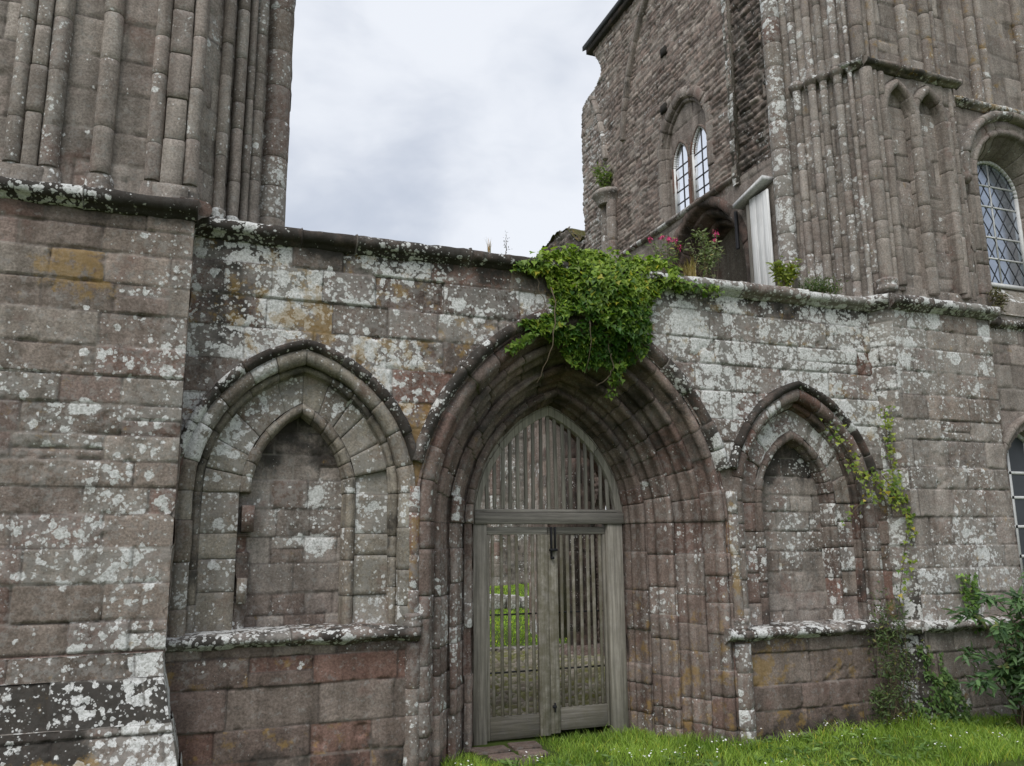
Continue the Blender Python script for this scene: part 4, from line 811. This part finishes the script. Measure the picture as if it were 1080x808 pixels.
r = np.random.default_rng(5); X = r.uniform(2.95, 4.4, 500); Yb = r.uniform(-.1, .5, 500); Z = 5.06 + .10 * fbm(X * 4, Yb * 4, 2) + .05 * r.random(500) * 2
leaves(mb, np.stack([X, Yb, Z], 1), np.tile((0, -.4, 1.), (500, 1)), .068, ramp_cols(500, (.12, .22, .025), (.34, .44, .06), r), 'ivy', r); mb.build('foliage', LEAF, iv)
mb = MB()
for a, b, c, w in (((3.0, -.12, 4.7), (3.05, -.26, 4.2), (2.86, -.05, 3.78), .008), ((3.32, -.2, 4.5), (3.38, -.3, 4.2), (3.34, -.1, 3.9), .006), ((3.62, -.1, 4.1), (3.72, -.06, 3.86), (3.5, .0, 3.82), .007), ((3.62, -.05, 5.0), (3.5, -.2, 4.6), (3.62, -.08, 4.1), .010), ((2.85, .0, 4.9), (2.9, -.15, 4.6), (3.1, -.06, 4.2), .006)):
    tube(mb, curve(a, b, c, 14, .010), w * .8, w * .4, (.30, .25, .18))
mb.build('stem', STEM, iv)
trl = np.random.default_rng(8)
for a, c in (((3.75, -.05, 4.05), (3.72, .12, 3.72)), ((2.85, -.08, 4.25), (2.6, -.06, 4.08)), ((4.35, -.13, 4.9), (4.95, -.1, 4.86)), ((2.95, -.1, 4.95), (2.62, -.1, 4.88))):
    t = trl.random((80, 1)); pts = np.array(a) * (1 - t) + np.array(c) * t + trl.normal(0, .026, (80, 3)); mb = MB(); tube(mb, [a, tuple((np.array(a) + np.array(c)) / 2 + .01), c], .006, .004)
    leaves(mb, pts, np.tile((0, -1., .4), (len(pts), 1)), .055, ramp_cols(len(pts), (.06, .13, .015), (.20, .29, .04), trl), 'ivy', trl); mb.build('trailing_shoot', LEAF, iv)

cl = thing('climbing_ivy', 'thin yellow green ivy strands climbing over the right blind arch and corner', 'ivy', (6.7, -.1, 2.5))
mb = MB(); r = np.random.default_rng(61); pts = []
for a, b, c, n in (((6.17, -.09, 3.50), (6.45, -.1, 3.3), (6.62, -.1, 2.75), 75), ((6.95, -.12, 3.72), (6.95, -.1, 3.2), (7.0, -.16, 2.55), 110), ((6.55, -.02, 3.05), (6.75, -.03, 3.05), (6.95, -.1, 2.7), 60), ((6.88, -.06, 3.0), (7.08, -.18, 2.7), (7.06, -.2, 2.42), 90), ((6.8, -.05, 2.9), (6.5, .1, 2.5), (6.4, .1, 2.5), 16), ((7.05, -.2, 2.5), (6.95, -.14, 2.0), (6.86, -.12, 1.5), 34)):
    P = curve(a, b, c, 20); tube(mb, P, .006, .003, (.16, .12, .07)); t = r.random(n) * 19; i = t.astype(int); q = P[i] + (P[np.minimum(i + 1, 19)] - P[i]) * (t - i)[:, None]; q = q + r.normal(0, 1, q.shape) * np.array([.045, .012, .05]); q[:, 1] -= .03; pts.append(q)
mb.build('stem', STEM, cl); pts = np.concatenate(pts); mb = MB()
leaves(mb, pts, np.tile((-.3, -1., .4), (len(pts), 1)), .047, ramp_cols(len(pts), (.08, .15, .02), (.30, .34, .05), r), 'ivy', r); mb.build('foliage', LEAF, cl)
def creeper(name, label, cat, loc, poly, n, size, ca, cb, yf, bulge, seed, clump=.2):
    t = thing(name, label, cat, loc); wall_ivy(t, poly, n, size, ca, cb, yf, bulge, seed, None, clump); return t
corner_y = lambda X, Z: np.where(X < 6.94, -.01, np.maximum(.0 - (X - 6.94) * 1.3, -.21)) - .02
t = creeper('ivy', 'dark ivy cone growing up the foot of the right buttress', 'ivy', (7.2, -.25, .42), [(6.95, .4), (7.62, .4), (7.5, .75), (7.3, 1.1), (7.12, 1.32), (7.0, 1.28), (7.02, .9)], 620, .055, (.05, .10, .03), (.15, .24, .07), corner_y, .10, 621)
ivl = creeper('ivy', 'small square ivy patch high on the right buttress, above the bush', 'ivy', (7.75, -.2, 1.4), [(7.60, 1.98), (7.86, 1.98), (7.86, 1.68), (7.78, 1.52), (7.90, 1.34), (7.72, 1.36), (7.64, 1.6)], 190, .052, (.06, .13, .022), (.18, .28, .06), lambda X, Z: X * 0 - .22, .05, 622, .6)
def bush(root, stems, nl, size, ca, cb, seed, shape='lance', stem_r=.008, spread=.05, jit=.7, stemcol=(.10, .085, .05)):
    r = np.random.default_rng(seed); ms = MB(); pts = []; ups = []
    for a, b, c in stems:
        P = curve(a, b, c, 18, .004, r); tube(ms, P, stem_r, stem_r * .35, stemcol, 5)
        t = np.sqrt(r.random(nl)) * 17; i = np.minimum(t.astype(int), 16); q = P[i] + (P[i + 1] - P[i]) * (t - i)[:, None]; d = P[i + 1] - P[i]; d /= np.maximum(np.linalg.norm(d, axis=1, keepdims=True), 1e-6)
        pts.append(q + r.normal(0, spread, q.shape)); o = r.normal(0, 1, q.shape); o[:, 2] *= .5; ups.append(o / np.linalg.norm(o, axis=1, keepdims=True) + d * .7 + np.array([0, 0, -.25]))
    ms.build('stem', STEM, root); P = np.concatenate(pts); U_ = np.concatenate(ups); mb = MB()
    leaves(mb, P, np.tile((-.1, -.5, 1.), (len(P), 1)), size, ramp_cols(len(P), ca, cb, r), shape, r, U_, jit); mb.build('foliage', LEAF, root)
r = np.random.default_rng(91)
sh = thing('buddleia_bush', 'leafy green bush with long arching leaves at the right edge of the grass', 'bush', (7.95, -.75, .42))
st = []
for k in range(46):
    a = (7.85 + r.uniform(-.12, .3), -.75 + r.uniform(-.15, .15), .42); tip = np.array([7.72 + r.uniform(-.62, .85), -.8 + r.uniform(-.35, .3), r.uniform(.8, 2.2)]); tip[2] -= .30 * abs(tip[0] - 7.9)
    st.append((a, (a[0] + (tip[0] - a[0]) * .35, a[1] + (tip[1] - a[1]) * .3, tip[2] + .22), tip))
bush(sh, st, 64, .125, (.04, .085, .035), (.15, .25, .10), 92, 'lance', .009, .03, .6)
mb = MB(); tube(mb, curve((7.95, -.85, .40), (7.75, -.8, .5), (7.7, -.7, .75), 10), .016, .010, (.03, .025, .02)); mb.build('stem', STEM, sh)
bs = thing('bramble', 'straggly dark twigs with small leaves climbing the corner beside the right buttress', 'shrub', (6.75, -.15, .42))
st = [((6.75 + r.uniform(-.2, .2), -.12, .42), (6.7 + r.uniform(-.3, .3), -.25, 1.0), (6.75 + r.uniform(-.25, .25), -.14, r.uniform(.95, 2.0))) for k in range(13)] + [((6.6, -.15, .42), (6.3, -.3, .75), (6.4 + r.uniform(-.1, .2), -.2, .8)) for k in range(4)]
bush(bs, st, 80, .055, (.04, .065, .025), (.13, .18, .06), 93, 'lance', .005, .045, .8)
# plants on the wall top
def tuft(name, label, cat, x, y, z, n, hgt, spr, wid, ca, cb, seed, group=None):
    r = np.random.default_rng(seed); mb = MB(); V = []; F = []
    a = r.uniform(0, 2 * PI, n); l = hgt * r.uniform(.5, 1.1, n); s = spr * r.uniform(.2, 1, n); d = np.stack([np.cos(a), np.sin(a), 0 * a], 1); sd = np.stack([-np.sin(a), np.cos(a), 0 * a], 1)
    b = np.array([x, y, z]) + r.normal(0, spr * .18, (n, 3)) * np.array([1, 1, 0]); t = np.array([0, .4, .75, 1]); w = np.array([1, .9, .6, .05]) * wid
    C = b[:, None] + d[:, None] * (s[:, None] * t ** 2)[..., None] + np.array([0, 0, 1.]) * (l[:, None] * t)[..., None]
    P = np.stack([C - sd[:, None] * w[None, :, None], C + sd[:, None] * w[None, :, None]], 2); idx = np.arange(n * 8).reshape(n, 4, 2)
    q = np.stack([idx[:, :-1, 0], idx[:, :-1, 1], idx[:, 1:, 1], idx[:, 1:, 0]], -1).reshape(-1, 4); mb.add(P.reshape(-1, 3), q, np.repeat(ramp_cols(n, ca, cb, r), 8, 0))
    return tag(recentre(mb.build(name, GRASS, None)), label, cat, group)
def plant(name, label, cat, x, y, z, ns, hgt, spr, nl, size, ca, cb, seed, flowers=0, fcol=None, lean=(0, 0), stemcol=(.12, .14, .05), srad=.004):
    r = np.random.default_rng(seed); t = thing(name, label, cat, (x, y, z)); st = []
    for k in range(ns):
        a = (x + r.uniform(-.3, .3) * spr, y + r.uniform(-.3, .3) * spr, z); h = hgt * r.uniform(.55, 1.05); c = (x + r.uniform(-1, 1) * spr + lean[0], y + r.uniform(-.6, .6) * spr + lean[1], z + h)
        st.append((a, ((a[0] * 1.4 + c[0] * .6) / 2, (a[1] + c[1]) / 2, z + h * .55), c))
    bush(t, st, nl, size, ca, cb, seed + 1, 'lance', srad, .02, .8, stemcol)
    if flowers:
        for k in range(flowers):
            c = np.array(st[k % ns][2]); mb = MB(); q = r.normal(0, .012, (26, 3)) + c
            leaves(mb, q, r.normal(0, 1, (26, 3)), .036, np.tile((.5, .03, .1), (26, 1)), 'lance', r); mb.build('flower_head', PETAL, t)
    return t
plant('red_valerian', 'red flowered valerian standing on the wall top right behind the ivy', 'plant', 4.40, .06, 5.0, 10, .50, .17, 22, .055, (.08, .13, .04), (.2, .25, .1), 701, 6)
plant('red_valerian', 'tall pale leaved valerian with two red blooms, in front of the dark arch', 'plant', 4.88, .06, 5.0, 15, .54, .19, 34, .055, (.12, .17, .06), (.30, .34, .18), 711, 2, lean=(-.02, 0))
mb = MB(); dw = thing('dead_stalks', 'bare dry flower stalks rising from the pale leaved wall plant', 'plant', (4.92, .08, 5.0))
for dx in (-.12, .02, .16): tube(mb, curve((4.92 + dx * .5, .08, 5.), (4.92 + dx, .08, 5.25), (4.90 + dx * 1.2 - .05, .08, 5.52 + dx * .2), 10), .004, .002, (.35, .3, .2))
mb.build('stem', STEM, dw)
tuft('grass_tuft', 'straw coloured grass tuft on the wall top at the foot of the pale leaved plant', 'grass tuft', 4.66, .03, 5.0, 70, .24, .18, .004, (.24, .18, .06), (.36, .28, .11), 721)
tuft('grass_tuft', 'thin dry grass tuft on the wall top left of the ivy', 'grass tuft', 2.42, .02, 5.02, 16, .17, .06, .003, (.2, .17, .08), (.3, .26, .14), 722)
plant('wall_plant', 'tiny single stemmed sprig sticking up from the wall top against the sky', 'plant', 2.60, .03, 5.0, 2, .24, .02, 12, .03, (.05, .06, .05), (.10, .10, .09), 731)
plant('wall_shrub', 'bright yellow green shrub on the wall top beside the white board hatch', 'shrub', 5.90, .06, 4.98, 14, .36, .13, 38, .075, (.12, .17, .025), (.30, .34, .06), 741)
def cushion(name, label, x, y, z, sx, sz, n, ca, cb, seed, size=.04):
    r = np.random.default_rng(seed); d = r.normal(0, 1, (n, 3)); d /= np.linalg.norm(d, axis=1, keepdims=True); d[:, 2] = np.abs(d[:, 2]); rr = r.random((n, 1)) ** .35
    P = np.array([x, y, z]) + d * rr * np.array([sx, .16, sz]) * (1 + .25 * r.normal(0, 1, (n, 1))); mb = MB(); leaves(mb, P, d, size, ramp_cols(n, ca, cb, r), 'lance', r, d + np.array([0, 0, .5]), .5)
    return tag(recentre(mb.build(name, LEAF, None)), label, 'plant')
cushion('cushion_plant', 'low dark green cushion plant on the wall top below the clustered shafts', 6.33, .03, 5.02, .27, .17, 1000, (.04, .07, .02), (.12, .17, .05), 751)
plant('dry_plant', 'brownish dry plant on the ledge under the round headed window', 'plant', 9.05, .0, 5.03, 14, .30, .11, 26, .05, (.08, .08, .04), (.19, .17, .09), 761)
plant('capital_plant', 'green plant sprouting from the shaft capital on the rubble inner face', 'plant', 6.40, 5.2, 8.42, 12, .5, .2, 30, .09, (.08, .14, .025), (.22, .30, .07), 771)
mb = MB(); rk = tag(rock('loose_stone', 6.14, .12, 5.0, .13, .12, .2, 72, lich=.5), 'small pale upright stone on the wall top between the two green plants', 'stone')

# =================================================================== GRASS
def grass(name, n, xr, yr, hf, wid, ca, cb, seed, keep=None, kind='stuff'):
    r = np.random.default_rng(seed); x = r.uniform(*xr, n); y = r.uniform(*yr, n)
    if keep is not None: k = keep(x, y); x = x[k]; y = y[k]; n = len(x)
    h = hf(x, y) * r.uniform(.45, 1.15, n) * (1 + .45 * fbm(x * 3, y * 3, seed, 3)); a = r.uniform(0, 2 * PI, n); l = h * r.uniform(.2, .9, n)
    d = np.stack([np.cos(a), np.sin(a), 0 * a], 1); b2 = r.uniform(0, 2 * PI, n); sd = np.stack([np.cos(b2), np.sin(b2), 0 * a], 1); b = np.stack([x, y, gh(x, y) - .01], 1)
    t = np.array([0, .4, .75, 1]); w = np.array([1, .85, .55, .05]) * wid
    C = b[:, None] + d[:, None] * (l[:, None] * t ** 2)[..., None] + np.array([0, 0, 1.]) * (h[:, None] * (t - .18 * t ** 3))[..., None]
    P = np.stack([C - sd[:, None] * w[None, :, None], C + sd[:, None] * w[None, :, None]], 2); idx = np.arange(n * 8).reshape(n, 4, 2)
    q = np.stack([idx[:, :-1, 0], idx[:, :-1, 1], idx[:, 1:, 1], idx[:, 1:, 0]], -1).reshape(-1, 4)
    kk = np.clip(.5 + .6 * fbm(x * 1.3, y * 1.3, seed + 4, 3), 0, 1); mb = MB(); mb.add(P.reshape(-1, 3), q, np.repeat(ramp_cols(n, ca, cb, r, kk), 8, 0))
    o = mb.build(name, GRASS); o['kind'] = kind; return o
gate_clear = lambda x, y: ~((y > -.05) & ((x < 1.75) | (x > 4.9))) & ~((x > 2.4) & (x < 3.16) & (y > .05)) & ~((y > .84)) & ~((x > BX0 - .1) & (y > BY)) & ~((x < -.0) & (y > -.72)) & ~((y > .0) & (x < 2.05)) & ~((y > .1) & (x > 4.6)) & ~((y > .45) & (x < 2.5)) & ~((y > .45) & (x > 4.3))
hf = lambda x, y: .05 * sstep(.1, .45, fbm(x * 1.1, y * 1.6, 70, 3)) + .07 + .045 * sstep(-.35, -.05, y) + .07 * np.exp(-((x - 6.9) / .5) ** 2) - .03 * sstep(3.2, 2.4, x)
grass('grass', 60000, (-.4, 9.6), (-1.4, .84), hf, 0.003, (.13, .23, .03), (.37, .51, .085), 801, gate_clear)
grass('lawn', 30000, (-5, 12), (-7.5, -1.4), lambda x, y: .085 + 0 * x, .006, (.06, .11, .02), (.15, .22, .04), 802)
grass('lawn', 42000, (3., 15.5), (7.05, 21.9), lambda x, y: .07 + 0 * x, .010, (.22, .36, .035), (.42, .60, .07), 803, lambda x, y: ~((x > 6.45) & (x < 7.35) & (y > 8.3) & (y < 9.5)))
grass('lawn', 9000, (9.6, 15), (-1.4, .0), lambda x, y: .085 + 0 * x, .004, (.12, .2, .03), (.34, .46, .08), 804)
r = np.random.default_rng(19); mb = MB(); wx_ = r.uniform(1.9, 9., 150); wy_ = r.uniform(-1.2, -.02, 150); kw = gate_clear(wx_, wy_); P = np.repeat(np.stack([wx_[kw], wy_[kw], gh(wx_[kw], wy_[kw]) + .03], 1), 9, 0); a = r.uniform(0, 2 * PI, len(P))
leaves(mb, P + r.normal(0, .015, P.shape), np.tile((0, -.3, 1.), (len(P), 1)), .085, ramp_cols(len(P), (.07, .14, .03), (.20, .30, .07), r), 'lance', r, np.stack([np.cos(a), np.sin(a), .75 + 0 * a], 1), .35); o = mb.build('weeds', LEAF); o['kind'] = 'stuff'
r = np.random.default_rng(9); mb = MB(); n = 0
cl_c = r.uniform((2.0, -1.2), (7.4, -.1), (22, 2)); pts = np.concatenate([c + r.normal(0, .11, (7, 2)) for c in cl_c]); pts = pts[gate_clear(pts[:, 0], pts[:, 1])]
hh = .07 + .07 * r.random(len(pts)); k = np.linspace(0, 2 * PI, 7)[:-1]
for (x, y), h in zip(pts, hh):
    z = gh(np.array(x), np.array(y)) + h + .02; tl = r.normal(0, .3, 2); mb.add([(x + .009 * math.cos(t), y + .009 * math.sin(t), float(z) + .009 * (tl[0] * math.cos(t) + tl[1] * math.sin(t))) for t in k] + [(x, y, float(z) + .004)], [(i, (i + 1) % 6, 6) for i in range(6)], (.8, .8, .76))
o = mb.build('daisies', DAISY); o['kind'] = 'stuff'

# =================================================================== LIGHT, SKY, CAMERA
SUN_EL, SUN_AZ = math.radians(52), math.radians(222)      # azimuth measured from +y towards +x
w = bpy.data.worlds.new('World'); scn.world = w; w.use_nodes = True; nt = w.node_tree; nt.nodes.clear()
N = NT.__new__(NT); N.t = nt
out = N.n('ShaderNodeOutputWorld'); bg = N.n('ShaderNodeBackground'); sky = N.n('ShaderNodeTexSky', sky_type='NISHITA'); sky.sun_disc = False; sky.sun_elevation = SUN_EL; sky.sun_rotation = SUN_AZ; sky.air_density = 1.2; sky.dust_density = 2.
D_ = N.n('ShaderNodeTexCoord').outputs['Generated']; mp = N.n('ShaderNodeMapping'); N.l(D_, mp.inputs[0]); mp.inputs['Scale'].default_value = (1, 1, 1.9); mp.inputs['Location'].default_value = (.35, .2, .0)
Pn = N.vadd(mp.outputs[0], N.vscale(N.vadd(N.noise(mp.outputs[0], 2.5, 3, .5, 1), (.5, .5, .5), 'SUBTRACT'), .25))
cn = N.noise(Pn, 2.4, 6, .52)
cc = N.mix(N.ramp(cn, .38, .62), (4.15, 4.5, 5.2), (6.5, 6.7, 7.1))
N.l(N.mix(.90, sky.outputs[0], cc), bg.inputs[0]); bg.inputs[1].default_value = .10; N.l(bg.outputs[0], out.inputs[0])
sd = bpy.data.lights.new('sun', 'SUN'); sd.energy = 1.5; sd.angle = math.radians(35); sd.color = (1, .98, .95)
so = bpy.data.objects.new('sun', sd); COL.objects.link(so); so.location = (0, -10, 20)
dv = Vector((math.sin(SUN_AZ) * math.cos(SUN_EL), math.cos(SUN_AZ) * math.cos(SUN_EL), math.sin(SUN_EL))); so.rotation_euler = dv.to_track_quat('Z', 'Y').to_euler()

F_, PT, RL, YW = 865., math.radians(11.11), math.radians(-.54), math.radians(20.63)
fw_ = Vector((math.sin(YW) * math.cos(PT), math.cos(YW) * math.cos(PT), math.sin(PT))); rt_ = Vector((math.cos(YW), -math.sin(YW), 0)); up_ = rt_.cross(fw_)
r2 = rt_ * math.cos(RL) + up_ * math.sin(RL); u2 = -rt_ * math.sin(RL) + up_ * math.cos(RL)
from mathutils import Matrix
cd = bpy.data.cameras.new('camera'); cam = bpy.data.objects.new('camera', cd); COL.objects.link(cam)
cam.matrix_world = Matrix(((r2.x, u2.x, -fw_.x, 0), (r2.y, u2.y, -fw_.y, -7.), (r2.z, u2.z, -fw_.z, 2.3), (0, 0, 0, 1)))
cd.sensor_fit = 'HORIZONTAL'; cd.sensor_width = 36.; cd.lens = 36. * F_ / 1080.; cd.clip_start = .05; cd.clip_end = 3000.
scn.camera = cam
scn.view_settings.view_transform = 'Standard'; scn.view_settings.look = 'None'; scn.view_settings.exposure = .52; scn.view_settings.gamma = 1.; scn.view_settings.use_curve_mapping = False
for o in list(scn.objects):
    if '_w' in o: del o['_w']
